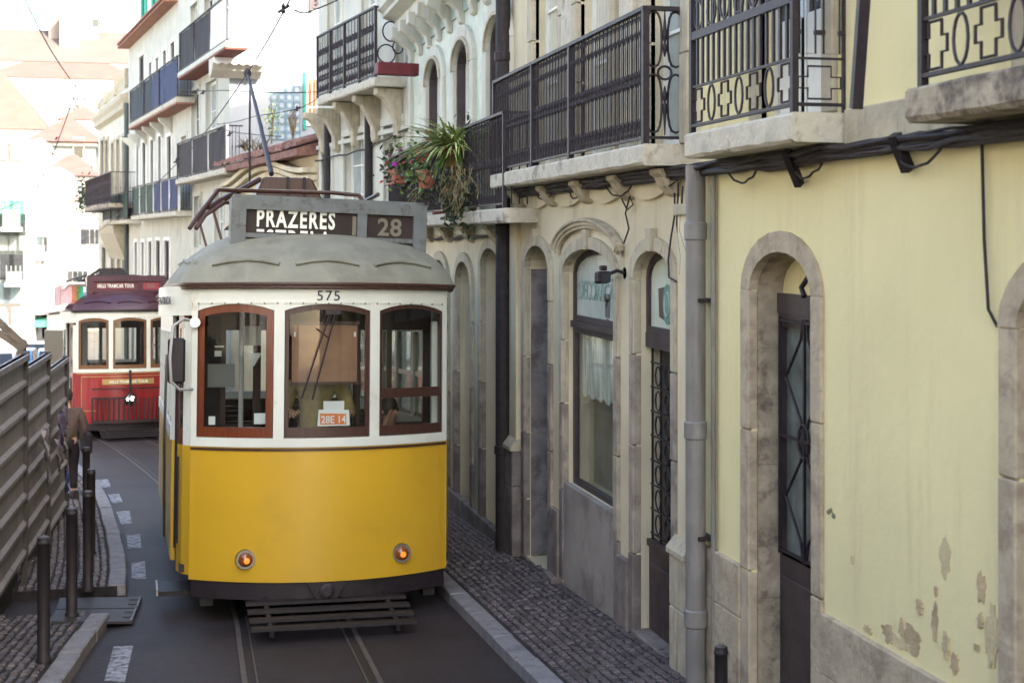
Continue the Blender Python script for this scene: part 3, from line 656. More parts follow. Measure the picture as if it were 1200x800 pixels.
MB().box(shop[0]+.01,shop[1]-.01,-.285,-.272,.30-zo,T-.06).build('added_backing', mat('added_backing',(.34,.31,.275),.8,.3,3), sw)  # added panel behind the glass, turns the dark pane grey
# lace valance hanging just inside the pane
vl = MB(); n = 22
for i in range(n+1):
    u = shop[0]+.08+(shop[1]-shop[0]-.16)*i/n; y_ = -.135+.008*math.sin(i*1.9); vl.v += [(u,y_,T-.10),(u,y_,T-.62-.06*abs(math.sin(i*.85)))]
vl.f = [(2*i,2*i+1,2*i+3,2*i+2) for i in range(n)]
vm = mat('lace', (.72,.72,.64), .8, .45, 5, .2, 30, stretch=(8,8,.6)); vl.build('valance', vm, sw)
# grille gate with fanlight
fw = sash(bB, 'fanlight', (gate[0]+.004,gate[1]-.004,T+.02,SP,RI-.004), -.12, .05, 'wood_door', 'dark_glass')
for c in fw.children: c.data.materials[0] = mat('fan_glass', (.56,.60,.50), .3, .1, 4, 0)
gc = (gate[0]+gate[1])/2
MB().prism([(gc+.17,T+.15),(gc+.19,T+.36),(gc+.01,T+.38),(gc-.0,T+.12)], lambda a,b,d: (a,d,b), -.097,-.094).build('dark_plaque', mat('plaque_brown',(.09,.07,.06),.6,.1), fw)
MB().prism([(x+gc-.02,z+T+.25) for x,_,z in circ(0,0,.10,.15,16)], lambda a,b,d: (a,d,b), -.0965,-.090).build('oval_emblem', mat('oval_green',(.14,.26,.22),.5,.35,14), fw)
MB().tube([(x+gc-.02,-.088,z+T+.25) for x,_,z in circ(0,0,.055,.09,12)], .008, 4, True).build('oval_emblem_ring', mat('oval_pale',(.35,.45,.40),.5,.1), fw)
gd = MB().box(gate[0]+.002,gate[1]-.002,-.15,-.10,gate[2],.17-zo).build('gate', M['wood_door'], bB)
MB().box(gate[0]+.07,gate[1]-.07,-.10,-.085,gate[2]+.12,.05-zo).build('gate_panel', M['wood_door'], gd, bevel=.006)
MB().box(gate[0]+.002,gate[1]-.002,-.14,-.07,T-.09,T+.02).box(gate[0]+.002,gate[1]-.002,-.14,-.08,.17-zo,.22-zo).build('gate_rail', M['wood_door'], gd)
MB().box(gate[0]+.01,gate[1]-.01,-.20,-.19,.2-zo,T-.06).build('pane', M['dark_glass'], gd)
for k in range(5): u = gate[0]+.04+(gate[1]-gate[0]-.08)*k/4; MB().bar((u,-.115,.2-zo),(u,-.115,T-.08), .014).build('grille_bar', M['iron'], gd)
for k in range(8): z = .27-zo+k*.185; MB().bar((gate[0]+.03,-.105,z),(gate[1]-.03,-.105,z), .010).build('grille_bar', M['iron'], gd)
for k in range(7):
    z = .36-zo+k*.185
    for uu in (.25,.5,.75): u = gate[0]+(gate[1]-gate[0])*uu; MB().tube([(u+x,-.10,z+zz) for x,_,zz in circ(0,0,.06,.075,8)], .007, 4, True).build('grille_scroll', M['iron'], gd)
MB().bar((gate[0]+.05,-.07,.25-zo),(gate[0]+.05,-.07,.32-zo), .03, .03).build('handle', M['rail_steel'], gd)
# niche: tall stone door in the narrow arch
MB().box(niche[0]+.002,niche[1]-.002,-.29,-.24,niche[2],SP+RI).build('door', M['wood_door'], bB)
jm = mat('jamb_grey', (.20,.18,.17), .85, .2, 6, .4, 30, dirt=(.11,.095,.09), dsc=5, dth=.55)
z = niche[2]
for z2 in (.55-zo, SP): MB().box(niche[1]-.014,niche[1]+.03,-.24,-.045,z+.005,z2).build('jamb_stone', jm, bB, bevel=.004); z = z2
# hood mould over the shop window
hm = MB(); c, hw = (shop[0]+shop[1])/2, (shop[1]-shop[0])/2+.13
prof = [(0,.01),(.0,.04),(.025,.045),(.03,.06),(.055,.065),(.065,.085),(.085,.085),(.09,.01)]
pts = [(c+hw*math.cos(math.pi*i/16)*1.0, SP+.17+.22*math.sin(math.pi*i/16)) for i in range(17)]
pts = [(c+hw+.10,SP+.17)]+pts+[(c-hw-.10,SP+.17)]
for a, (pu,pz) in enumerate(pts):
    cx = c; k = Vector((pu-c, (pz-SP+.25)*1.0)).normalized() if 0 < a < len(pts)-1 else Vector((0,1))
    for dz, dy in prof: hm.v.append((pu+k.x*dz, dy, pz+k.y*dz))
m_ = len(prof)
for a in range(len(pts)-1):
    for b in range(m_-1): hm.f.append((a*m_+b,a*m_+b+1,(a+1)*m_+b+1,(a+1)*m_+b))
hm.build('hood_mould', M['stone'], bB, smooth=30)
# small corbels below the balcony and the keystones
def corbel(root, u, z, s, m='stone', dep=.14):
    pr = [(0,0),(dep,0),(dep,-.03),(dep*.8,-.05),(dep*.62,-.10),(dep*.3,-.15),(0,-.17)]
    MB().prism([(a*s,b*s) for a,b in pr], lambda a,b,d: (u+d,a,z+b), -.09*s, .09*s).build('corbel', M[m], root, bevel=.004)
for u in (.5,1.55,2.65,3.8,5.0): corbel(bB, u, 2.99-zo, 1.15)
for u0,u1 in ((.55,1.5),(1.65,2.6),(2.75,3.75),(3.9,4.9)):      # scalloped apron between the corbels
    n = 12; ps = [(u0,2.98-zo),(u1,2.98-zo)]+[(u1-(u1-u0)*i/n, 2.86-zo-.07*abs(math.sin(math.pi*i/n))) for i in range(n+1)]
    MB().prism(ps, lambda a,b,d: (a,d,b), -.01, .035).build('apron', M['cream_plaster'], bB)
for a in (shop,gate,niche): cu = (a[0]+a[1])/2; MB().prism([(cu-.05,a[3]+a[4]-.01),(cu+.05,a[3]+a[4]-.01),(cu+.07,a[3]+a[4]+.16),(cu-.07,a[3]+a[4]+.16)], lambda a_,b_,d: (a_,d,b_), -.02, .055).build('keystone', M['stone'], bB, bevel=.005)
# pilasters with moulded bases
for u0, u1 in ((.03,.36),(UB-.42,UB-.06)):
    MB().box(u0+.03,u1-.03,-.02,.05,.45-zo,2.66-zo).build('pilaster', M['cream_plaster'], bB, bevel=.006)
    MB().box(u0,u1,-.02,.10,-.7,-.02-zo).build('pilaster_base', M['stone_shaded' if u0 > 1 else 'stone'], bB, bevel=.008); MB().box(u0,u1,-.02,.10,-.015-zo,.34-zo).build('pilaster_base', M['stone_shaded' if u0 > 1 else 'stone'], bB, bevel=.008)
    MB().prism([(0,.345-zo),(.12,.345-zo),(.12,.38-zo),(.08,.43-zo),(.055,.46-zo),(0,.46-zo)], lambda a,b,d: (d,a,b), u0-.01, u1+.01).build('base_moulding', M['stone'], bB)
    MB().box(u0,u1,-.02,.075,2.66-zo,2.74-zo).build('capital', M['stone'], bB, bevel=.008)
for a, b in ((.37,gate[0]-.115),(gate[1]+.115,shop[0]-.115),(shop[1]+.115,niche[0]-.115)):
    if b-a > .04: MB().box(a,b,-.02,.045,-.7,.02-zo).build('plinth_stone', M['stone_shaded'], bB, bevel=.006)
MB().box(gate[0]-.03,gate[1]+.03,-.12,.04,gate[2]-.2,gate[2]+.03).build('doorstep', M['stone_shaded'], bB, bevel=.008)
MB().box(niche[0]-.1,shop[1]+.1,-.02,.10,fB.zgr(4.3)-.1,fB.zgr(4.3)+.19).build('doorstep', M['stone_shaded'], bB, bevel=.01)
# long balcony
sB = rough_slab(bB, 'balcony', 9.24-UA, 14.1-UA, DB, 3.005-zo, 3.15-zo, 'ledge', 30)
rail_run(sB, (14.05-UA,DB-.035), (9.28-UA,DB-.035), 3.15-zo, .93, 'B', .098, (0,.335,.60,1), .045)
uE = 9.28-UA; zE = 3.15-zo                      # near end of the railing: tall loops
MB().bar((uE,0,zE+.045),(uE,DB-.03,zE+.045), .02).build('bottom_rail', M['iron'], sB); MB().bar((uE,0,zE+.93),(uE,DB-.03,zE+.93), .05,.03).build('handrail', M['iron'], sB); MB().bar((uE,.015,zE),(uE,.015,zE+.93), .03).build('post', M['iron'], sB)
for cy in (.065,.225):
    for cz, hh in ((.28,.20),(.72,.19)):
        MB().tube([(uE,cy+x,zE+zz) for x,_,zz in [(.058*math.copysign(abs(math.cos(t))**.7,math.cos(t)),0,cz+hh*math.copysign(abs(math.sin(t))**.8,math.sin(t))) for t in [2*math.pi*i/16 for i in range(16)]]], .009, 5, True).build('loop', M['iron'], sB)
MB().tube([(uE,.145+x,zE+zz) for x,_,zz in circ(0,.49,.05,.045,12)], .009, 5, True).build('loop', M['iron'], sB)
MB().lathe([(.004,.06),(.012,.2),(.02,.25),(.008,.29),(.02,.33),(.004,.40)], (uE,.145,zE), n=6).lathe([(.004,.60),(.02,.66),(.008,.7),(.02,.75),(.012,.8),(.004,.92)], (uE,.145,zE), n=6).build('finial', M['iron'], sB)
for i, a in enumerate(ups):
    sash(bB, 'balcony_door', a, -.14, .07, 'white_paint', ('pale_glass','curtain_glass','curtain_glass')[i], (.5,), (4.0-zo,4.7-zo))
    surround(bB, a, .16, .05, 'stone', zbase=zf)
for u0,u1 in ((ups[0][1]+.2,ups[1][0]-.2),(ups[1][1]+.2,ups[2][0]-.2)):
    MB().box((u0+u1)/2-.16,(u0+u1)/2+.16,-.02,.055,zf,5.6-zo).build('pilaster', M['ledge'], bB, bevel=.01)
# black downpipe between cream and green houses, street to eaves
dp = MB().tube([(UB-.02,.10,fB.zgr(UB)+.1),(UB-.02,.10,7.5-zo)], .080, 10).build('downpipe', M['cable'], bB, smooth=50)
for z in (.3,2.6,4.4): MB().lathe([(.082,z-.05-zo),(.092,z-.04-zo),(.092,z+.04-zo),(.082,z+.05-zo)], (UB-.02,.10,0), n=10).build('collar', M['cable'], dp)
# ================================================================== cables along the wall, lamp on the cream house
def wob(p, q, n, a, sag=0):
    p, q = Vector(p), Vector(q); return [p.lerp(q,i/n)+Vector((random.uniform(-a,a),random.uniform(-a,a),random.uniform(-a,a)-sag*math.sin(math.pi*i/n))) if 0 < i < n else p.lerp(q,i/n) for i in range(n+1)]
cbt = thing('cable_bundle', 'thick bundle of dark cables running along the right wall under the balconies', 'cables', (W,9,2.9))
RC = Vector((W,9,2.9))
for k in range(9):
    zc = 2.93+random.uniform(-.045,.045); yc = random.uniform(.03,.12)
    MB().tube([p-RC for p in wob((W-yc,14.45,zc+.02),(W-yc,2.5,zc), 46, .014)], random.choice([.008,.012,.016,.020]), 6).build('cable', M['cable'], cbt, smooth=60)
for Y0 in (13.2,12.0,10.9,9.6,8.3,7.4,6.2):
    l = random.uniform(.3,.7); MB().tube([p-RC for p in wob((W-.08,Y0,2.92),(W-.08,Y0-l,2.90), 8, .008, random.uniform(.03,.10))], .007, 5).build('cable', M['cable'], cbt, smooth=60)
for pxs in [[(735,222),(728,232),(735,246),(742,240),(738,230),(733,250),(737,268),(731,285)],[(790,214),(791,250),(786,280),(783,305),(784,325),(793,330)],[(795,214),(793,262),(798,300),(797,322)],[(800,218),(797,270),(806,300)]]:
    MB().tube([atX(x,y,W-.045)-RC for x,y in pxs], .007, 5).build('cable', M['cable'], cbt, smooth=60)
P0 = atX(732,320,W); wl = thing('wall_lamp', 'black spotlight on a bracket between the shop window and the grille door', 'lamp', P0)
MB().tube([(0,0,0),(-.06,.01,.02),(-.13,.02,-.01)], .016, 6).build('bracket', M['iron'], wl); MB().lathe([(.05,0),(.05,.02)], (0,0,0), 'X', 8).build('wall_plate', M['iron'], wl)
hd = MB().prism([(-.07,-.05),(.07,-.07),(.07,.05),(-.07,.06)], lambda a,b,d: (-.17+d*.8,.02+a*.8,-.03+b*.8), -.07,.06).build('lamp_head', M['iron'], wl, bevel=.012)
MB().box(-.21,-.13,-.055,-.046,-.07,.0).build('lens', M['dark_glass'], hd); MB().box(-.19,-.14,.0,.07,.02,.06).build('ballast', M['iron'], hd, bevel=.008)
# ================================================================== C: green tiled house with cornice and plant balcony
OC = (W,14.5,zg(14.5)); fC = Fr(OC, A90); zo = OC[2]
bC = thing('green_tiled_house', 'pale green tiled house with a heavy bracketed cornice and arched upper windows', 'house', OC, (0,0,A90))
UC = 21.08-14.5
def pxA(fr, l, r_, ytop, z0, rise): u1 = fr.px(l,ytop)[0]; u0 = fr.px(r_,ytop)[0]; zt = fr.px((l+r_)/2,ytop)[1]; return (u0,u1,z0,zt-rise,rise)
upC = [pxA(fC,502,519,69,3.2-zo,.32), pxA(fC,534,554,47,3.2-zo,.32), pxA(fC,573,597,18,3.2-zo,.32)]
gC = [(fC.px(588,400)[0], fC.px(566,400)[0], fC.zgr(1)+.1, 2.2-zo, .2), (fC.px(554,400)[0], fC.px(536,400)[0], fC.zgr(2.6)+.05, 1.95-zo, .28), (fC.px(526,300)[0], fC.px(508,300)[0], fC.zgr(4)+.0, 1.95-zo, .28)]
out = [(0.0,-.8),(UC,-.8),(UC,9.4-zo),(0,9.4-zo)]
MB().holed([(0,2.55-zo),(UC,2.55-zo),(UC,9.4-zo),(0,9.4-zo)], [arch(*a) for a in upC], 0, .25, -9).build('wall', M['tiled_green'], bC)
MB().holed([(0,-.8),(UC,-.8),(UC,2.545-zo),(0,2.545-zo)], [arch(*a) for a in gC], .004, .35, -9).build('ground_floor_wall', M['cream_plaster'], bC)
for a in upC:
    surround(bC, a, .20, .045, 'offwhite', course=3, zbase=3.1-zo, into=.004)
    MB().ring(arch(*a)[2:], arch(a[0]-.04,a[1]+.04,a[2],a[3],a[4]+.04)[2:], .04, .075, closed=False).build('arch_moulding', M['stone'], bC)
    sash(bC, 'window', (a[0]+.05,a[1]-.05,a[2],a[3],a[4]-.05), -.16, .06, 'white_paint', 'curtain_glass', (.5,), (4.1-zo,))
    MB().ring(arch(a[0]+.055,a[1]-.055,a[2],a[3],a[4]-.055)[1:], arch(a[0]+.003,a[1]-.003,a[2],a[3],a[4]-.003)[1:], -.2, -.01, closed=False).build('window_casing', M['wood_door'], bC)
for i, a in enumerate(gC):
    surround(bC, a, .12, .04, 'stone', course=.8, into=.004, low='stone_shaded')
    d = MB().box(a[0]+.002,a[1]-.002,-.31,-.26,a[2],a[3]-.35).build('door', M['wood_door'], bC); 
    MB().box(a[0]+.1,a[1]-.1,-.262,-.245,a[2]+.15,a[2]+.9).build('door_panel', M['wood_door'], d, bevel=.006); MB().box(a[0]+.12,a[1]-.12,-.262,-.25,a[2]+1.05,a[3]-.5).build('pane', M['pale_glass'] if i else M['dark_glass'], d)
    MB().box(a[0]+.002,a[1]-.002,-.31,-.22,a[3]-.35,a[3]-.25).build('transom', M['stone'], d); MB().prism(arch(a[0]+.002,a[1]-.002,a[3]-.25,a[3],a[4]-.004), lambda x,z_,dd: (x,dd,z_), -.30,-.28).build('fanlight', M['pale_glass'], d)
MB().box(0,UC,-.02,.06,-.8,fC.zgr(3)+.35).build('plinth', M['stone_shaded'], bC, bevel=.01)
# cornice with brackets
cz = 5.42-zo
pr = [(0,0),(.10,0),(.10,.08),(.22,.14),(.22,.30),(.40,.36),(.40,.42),(.47,.47),(.47,.56),(0,.60)]
MB().prism([(a,b+cz+.05) for a,b in pr], lambda a,b,d: (d,a,b), .02, UC+.30).build('cornice', M['offwhite'], bC)
for k in range(9):
    u = .35+k*(UC-.5)/8
    MB().prism([(0,cz-.30),(.05,cz-.27),(.09,cz-.12),(.20,cz-.02),(.33,cz+.05),(.33,cz+.20),(0,cz+.2)], lambda a,b,d: (u+d,a,b), -.09,.09).build('cornice_bracket', M['offwhite'], bC, bevel=.006)
for k in range(8):
    u = .35+(k+.5)*(UC-.5)/8
    MB().box(u-.24,u+.24,-.01,.03,cz-.16,cz+.02).build('frieze_panel', mat('frieze_green',(.22,.30,.24),.5,.2,6), bC)
MB().box(UC-.16,UC+.02,-.02,.05,-.8,cz+.04).build('corner_pilaster', M['offwhite'], bC)
# plant balcony
sC = rough_slab(bC, 'balcony', fC.px(591,265,.34)[0], fC.px(452,265,.34)[0], .34, 2.66-zo, 2.80-zo, 'ledge', 20)
uc0, uc1 = fC.px(590,200,.32)[0], fC.px(456,200,.32)[0]
rail_run(sC, (uc1,.31), (uc0,.31), 2.80-zo, .93, 'C', .135, (0,.33,.66,1), .04)
MB().bar((uc0,0,3.73-zo),(uc0,.31,3.73-zo), .05,.03).build('handrail', M['iron'], sC)
for k in (.08,.16,.24): inst('baluster', baluster_mesh('C',.916), sC, (uc0,k,2.80-zo))
for u in (.6,2.0,3.4,4.8,6.0): corbel(bC, u, 2.65-zo, 1.2)
MB().tube(wob((.1,.05,2.52-zo),(UC,.05,2.5-zo),16,.02), .022, 6).build('cable', M['cable'], bC)
# pots and plants on that balcony (each stands or hangs by itself)
def blades(n, L, spread, droop, base=.03, w_=.012, up=.5):
    m = MB()
    for i in range(n):
        a = random.uniform(0,2*math.pi); l = L*random.uniform(.6,1.15); e = random.uniform(up-.4,up+.5); b = Vector((random.uniform(-1,1)*base,random.uniform(-1,1)*base,0))
        d = Vector((math.cos(a)*spread,math.sin(a)*spread,e)).normalized(); s_ = Vector((-d.y,d.x,0)).normalized()*w_*random.uniform(.6,1.2); p = b; pts = [p]
        for k in range(4): d = (d+Vector((0,0,-droop))).normalized(); p = p+d*l/4; pts.append(p)
        n0 = len(m.v)
        for k, q in enumerate(pts): f = (1,1,.85,.55,.1)[k]; m.v += [tuple(q-s_*f),tuple(q+s_*f)]
        m.f += [(n0+2*k,n0+2*k+1,n0+2*k+3,n0+2*k+2) for k in range(4)]
    return m
def leaves(n, rx, ry, rz, s_, c=(0,0,0)):
    m = MB()
    for i in range(n):
        v = Vector((random.gauss(0,.5)*rx,random.gauss(0,.5)*ry,random.gauss(0,.5)*rz))+Vector(c); q = s_*random.uniform(.6,1.3)
        e = Euler((random.uniform(-1.2,1.2),random.uniform(-1.2,1.2),random.uniform(0,6.3))).to_matrix()
        m.add([v+e@Vector(p)*q for p in ((-.5,0,0),(-.15,-.32,.06),(.35,-.25,0),(.6,0,-.1),(.35,.25,0),(-.15,.32,.06))], [(0,1,5),(1,2,4,5),(2,3,4)])
    return m
def pot(t, r_, h, m='terracotta'):
    MB().lathe([(r_*.68,0),(r_*.95,h*.8),(r_*1.08,h*.8),(r_*1.1,h),(r_*.95,h),(r_*.9,h*.9)], n=12).build('pot', M[m], t, smooth=35)
    MB().lathe([(r_*.93,h*.86),(r_*.5,h*.93)], n=12).build('soil', M['leaf_dark'], t)
def wC(px, py, d): u, z = fC.px(px,py,d); return Vector((W-d, 14.5+u, z+zo))
GP = 'potted plants on the green house balcony'
p = wC(534,186,.36); t = thing('potted_plant', 'big bushy green strap-leaved plant spilling over the balcony rail', 'plant', p-Vector((0,0,.10)), group=GP)
pot(t, .15, .22); o = blades(420,.85,1.0,.22,.10,.016,.7).build('foliage', M['leaf_pale'], t); o.location = (0,0,.2)
o = blades(110,.5,1.0,.5,.08,.014,.3).build('drooping_foliage', M['leaf'], t); o.location = (0,0,.2)
p = wC(535,215,.40); t = thing('hanging_plant', 'dry straggly vine trailing below the big strap-leaved plant', 'plant', p, group=GP)
m = MB()
for i in range(40):
    a = Vector((random.uniform(-.1,.06),random.uniform(-.7,.5),random.uniform(-.05,.2))); pts = [a]
    for k in range(5): a = a+Vector((random.uniform(-.04,.03),random.uniform(-.10,.13),-random.uniform(.02,.10))); pts.append(a)
    m.tube(pts, .006, 4)
m.build('stems', M['dry_stem'], t); leaves(420,.12,.9,.34,.06,(0,.1,-.15)).build('foliage', M['leaf_dark'], t); leaves(70,.08,.5,.25,.045,(0,0,-.2)).build('dry_leaves', M['dry_stem'], t)
p = wC(500,200,.42); t = thing('potted_geranium', 'terracotta pot of red flowers hung on the balcony rail left of the strap plant', 'plant', p-Vector((0,0,.22)), group=GP)
pot(t, .13, .22); leaves(260,.32,.7,.34,.07,(0,.1,.25)).build('foliage', M['leaf'], t); leaves(40,.26,.3,.2,.055,(0,.05,.42)).build('flowers', M['red_flower'], t)
p = wC(466,201,.44); t = thing('flower_box', 'terracotta trough with purple and red flowers at the far end of the plant balcony', 'planter', p-Vector((0,0,.18)), group=GP)
MB().prism([(-.08,0),(.08,0),(.11,.2),(-.11,.2)], lambda a,b,d: (a,d,b), -.32,.32).build('trough', M['terracotta'], t, bevel=.01)
leaves(260,.26,.8,.32,.075,(0,-.1,.25)).build('foliage', M['leaf_dark'], t); leaves(14,.14,.2,.14,.07,(-.05,-.1,.30)).build('purple_flowers', M['pink_flower'], t); leaves(16,.15,.5,.2,.06,(-.05,.35,.18)).build('red_flowers', M['red_flower'], t)
p = wC(548,170,.15); t = thing('dark_shrub', 'dark pointed shrub behind the strap-leaved plant by the balcony end', 'plant', Vector((p.x,p.y,2.80)), group=GP)
pot(t, .14, .22); leaves(160,.14,.16,.4,.06,(0,0,.6)).build('foliage', M['leaf_dark'], t); MB().tube([(0,0,.2),(.01,0,.6),(0,.02,.9)], [.015,.012,.005], 5).build('stem', M['dry_stem'], t)
p = wC(515,240,.14); t = thing('trailing_plant', 'thin bare stems arching out of the lower balcony railing', 'plant', Vector((p.x,p.y,2.80)), group=GP)
pot(t, .13, .2); m = MB()
for i in range(9):
    a = Vector((0,0,.2)); pts = [a]; dy = random.uniform(-.1,.3); dz = random.uniform(.0,.14)
    for k in range(5): a = a+Vector((-.06,dy,dz-.05*k)); pts.append(a)
    m.tube(pts, .007, 4)
m.build('stems', M['dry_stem'], t); leaves(60,.3,.5,.2,.06,(0,.2,.25)).build('foliage', M['leaf'], t)
# ================================================================== the houses beyond, where the street bends left
AD = rad(90+8.97); XD = Vector((math.cos(AD), math.sin(AD), 0)); OD = Vector((W, 21.08, 0))
def origin(u): p = OD+XD*u; return (p.x, p.y, zg(p.y))
def ops(fr, lst, rise=0):
    out = []
    for l, r_, yt, yb in lst:
        u1 = fr.px(l,(yt+yb)/2)[0]; u0 = fr.px(r_,(yt+yb)/2)[0]; m = (l+r_)/2
        out.append((u0,u1,fr.px(m,yb)[1],fr.px(m,yt)[1]-rise,rise))
    return out
def house_shell(root, fr, width, top, holes, m, depth=.22, back=-8, name='wall'):
    return MB().holed([(0,-1.6),(width,-1.6),(width,top),(0,top)], [arch(*a) for a in holes], 0, depth, back).build(name, M[m], root)
# ---- D
oD = origin(0); fD = Fr(oD, AD); zo = oD[2]
bD = thing('narrow_house', 'narrow off-white house with an ironwork balcony on scrolled brackets, seen above the yellow tram', 'house', oD, (0,0,AD))
wD = 5.55
hD = ops(fD, [(404,428,158,262),(450,471,146,262),(378,389,178,262)])+[(fD.px(441,0)[0], fD.px(424,0)[0], 4.97-zo, 7.1-zo, 0), (fD.px(400,20)[0], fD.px(384,20)[0], 4.97-zo, 7.1-zo, 0), (.10, .75, 4.97-zo, 7.1-zo, 0)]
house_shell(bD, fD, wD, 9.9-zo, hD, 'offwhite', back=-10.8)
for i, a in enumerate(hD):
    sash(bD, 'window' if i < 3 else 'balcony_door', a, -.16, .07, 'white_paint' if i != 2 else 'wood_door', ('pale_glass','curtain_glass','dark_glass','pale_glass','pale_glass','pale_glass')[i], (.5,), (a[2]+(a[3]-a[2])*.33, a[2]+(a[3]-a[2])*.66))
    surround(bD, a, .12, .03, 'offwhite', course=4, zbase=a[2])
for px in (388,436):
    u = fD.px(px,180)[0]; MB().tube([(u,.06,4.8-zo),(u,.06,.2)], .07, 8).build('downpipe', M['cable'], bD, smooth=50)
sD = rough_slab(bD, 'balcony', .25, fD.px(371,118,.5)[0], .5, 4.80-zo, 4.93-zo, 'ledge', 16)
uf = fD.px(372,80,.47)[0]
rail_run(sD, (uf,.47), (.30,.47), 4.93-zo, 1.06, 'D', .165, (0,.25,.5,.75,1), .04)
MB().bar((.30,0,5.99-zo),(.30,.47,5.99-zo), .05,.03).build('handrail', M['iron'], sD)
MB().tube([(.30,.23+x,5.45-zo+z) for x,_,z in circ(0,.18,.13,.15,14)], .012, 5, True).tube([(.30,.30+x,5.45-zo+z) for x,_,z in circ(0,-.16,.14,.14,14)], .012, 5, True).tube([(.30,.12+x,5.45-zo+z) for x,_,z in circ(0,-.05,.08,.1,12)], .012, 5, True).build('scroll', M['iron'], sD)
for u in (.5, 1.7, 2.9, 4.1, 5.0):
    MB().prism([(0,0),(.42,0),(.42,-.10),(.30,-.16),(.20,-.32),(.12,-.48),(.10,-.72),(0,-.78)], lambda a,b,d: (u+d,a,4.79-zo+b), -.10,.10).build('bracket', M['stone'], bD, bevel=.012)
MB().box(0,wD,-.02,.05,2.6-zo+1.55,2.6-zo+1.62).build('string_course', M['offwhite'], bD)
MB().tube(wob((.0,.06,4.15-zo),(wD,.06,3.95-zo),10,.03,.08), .016, 5).build('cable', M['cable'], bD)
MB().prism([(.35,9.9-zo),(-5.6,11.95-zo),(-11,9.9-zo)], lambda a,b,d: (d,a,b), -.05, wD+.1).build('roof', M['orange_tile'], bD)
P0 = fD.px(465,82,.62); loc = fD.o+fD.x*P0[0]+fD.y*.62+Vector((0,0,P0[1]-.08))
t = thing('planter_box', 'dark red planter box hung on the end of the ironwork balcony', 'planter', loc, (0,0,AD))
MB().prism([(-.08,0),(.08,0),(.10,.17),(-.10,.17)], lambda a,b,d: (d*.0+a*1.0,d,b), -.30,.30).build('trough', mat('planter_red',(.13,.022,.028),.6,.2,8), t, bevel=.01)
for k in (-.2,.2): MB().bar((.08,k,.1),(.2,k,.22), .012).build('hook', M['iron'], t)
MB().prism([(-.07,.165),(.07,.165),(.06,.175),(-.06,.175)], lambda a,b,d: (a,d,b), -.27,.27).build('soil', M['leaf_dark'], t)
# ---- L: low house with tile coping
oL = origin(5.62); fL = Fr(oL, AD); zo = oL[2]
bL = thing('low_house', 'low cream house with a moulded curved parapet and old dark roof tiles', 'house', oL, (0,0,AD))
wL = 8.3
house_shell(bL, fL, wL, 4.25-zo, [], 'cream_plaster', back=-5)
for dz, pr in ((0,.10),(.14,.18),(.28,.27)):
    n = 20; MB().prism([(wL-(wL+.0)*i/n, 3.55-zo+dz+.35*math.sin(math.pi*min(1,i/n*1.0))**2) for i in range(n+1)]+[(wL*i/n, 3.46-zo+dz+.35*math.sin(math.pi*(1-i/n))**2) for i in range(n+1)], lambda a,b,d: (a,d,b), -.02, pr).build('parapet_moulding', M['cream_plaster'], bL)
rt = MB(); rs = MB()
for i in range(28):
    u = .1+i*(wL+.0)/28
    for j in range(9):
        y0 = .42-j*.42; z0_ = 4.22-zo+j*.13; h_ = random.uniform(-.02,.02)
        rt.add([(u+.14*math.cos(a)*s_, y0-dy, z0_+h_+.11*math.sin(a)*s_+dy*.31) for s_,dy in ((1,0),(.82,.46)) for a in [math.pi*k/5 for k in range(6)]], [(k,k+1,k+7,k+6) for k in range(5)]+[(0,5,4,3,2,1)])
MB().add([(0,.40,4.18-zo),(wL+.2,.40,4.18-zo),(wL+.2,-4,5.5-zo),(0,-4,5.5-zo),(0,.40,4.05-zo),(wL+.2,.40,4.05-zo),(wL+.2,-4,4.2-zo),(0,-4,4.2-zo)], [(0,1,2,3),(7,6,5,4),(0,4,5,1),(1,5,6,2),(2,6,7,3),(3,7,4,0)]).build('roof', M['old_tile'], bL)
tag(rt.build('roof_tiles', M['old_tile'], bL, smooth=30), kind='stuff')
MB().box(1.0,1.9,.0,.02,-.2,2.2).build('door', M['wood_door'], bL)
def roofpt(px, py, d): u, z = fL.px(px,py,d); return fL.o+fL.x*u+fL.y*d+Vector((0,0,z))
t = thing('roof_shrub', 'small green shrub sprouting from the old roof tiles of the low house', 'plant', roofpt(318,158,-.3))
leaves(150,.2,.24,.5,.06,(0,0,.35)).build('foliage', M['leaf_pale'], t); MB().tube([(0,0,-.2),(.02,0,.3),(0,.03,.8)],[.02,.015,.006],5).tube([(0,0,.1),(.1,.1,.6)],.01,4).build('stem', M['dry_stem'], t)
t = thing('dry_weed', 'bare dry weed standing on the roof tiles right of the green shrub', 'plant', roofpt(343,155,-.4)); m = MB()
for i in range(9): m.tube([(0,0,-.15),(random.uniform(-.1,.1),random.uniform(-.15,.15),.3),(random.uniform(-.12,.12),random.uniform(-.2,.2),random.uniform(.3,.55))],.010,4)
m.build('stems', M['dry_stem'], t); leaves(16,.12,.2,.2,.04,(0,0,.35)).build('foliage', M['dry_stem'], t)
t = thing('grass_tuft', 'dry grass tuft growing on the roof edge beside the pigeon', 'plant', roofpt(298,177,.2)); o = blades(60,.5,.6,.15,.25,.012,.9).build('foliage', M['dry_stem'], t)
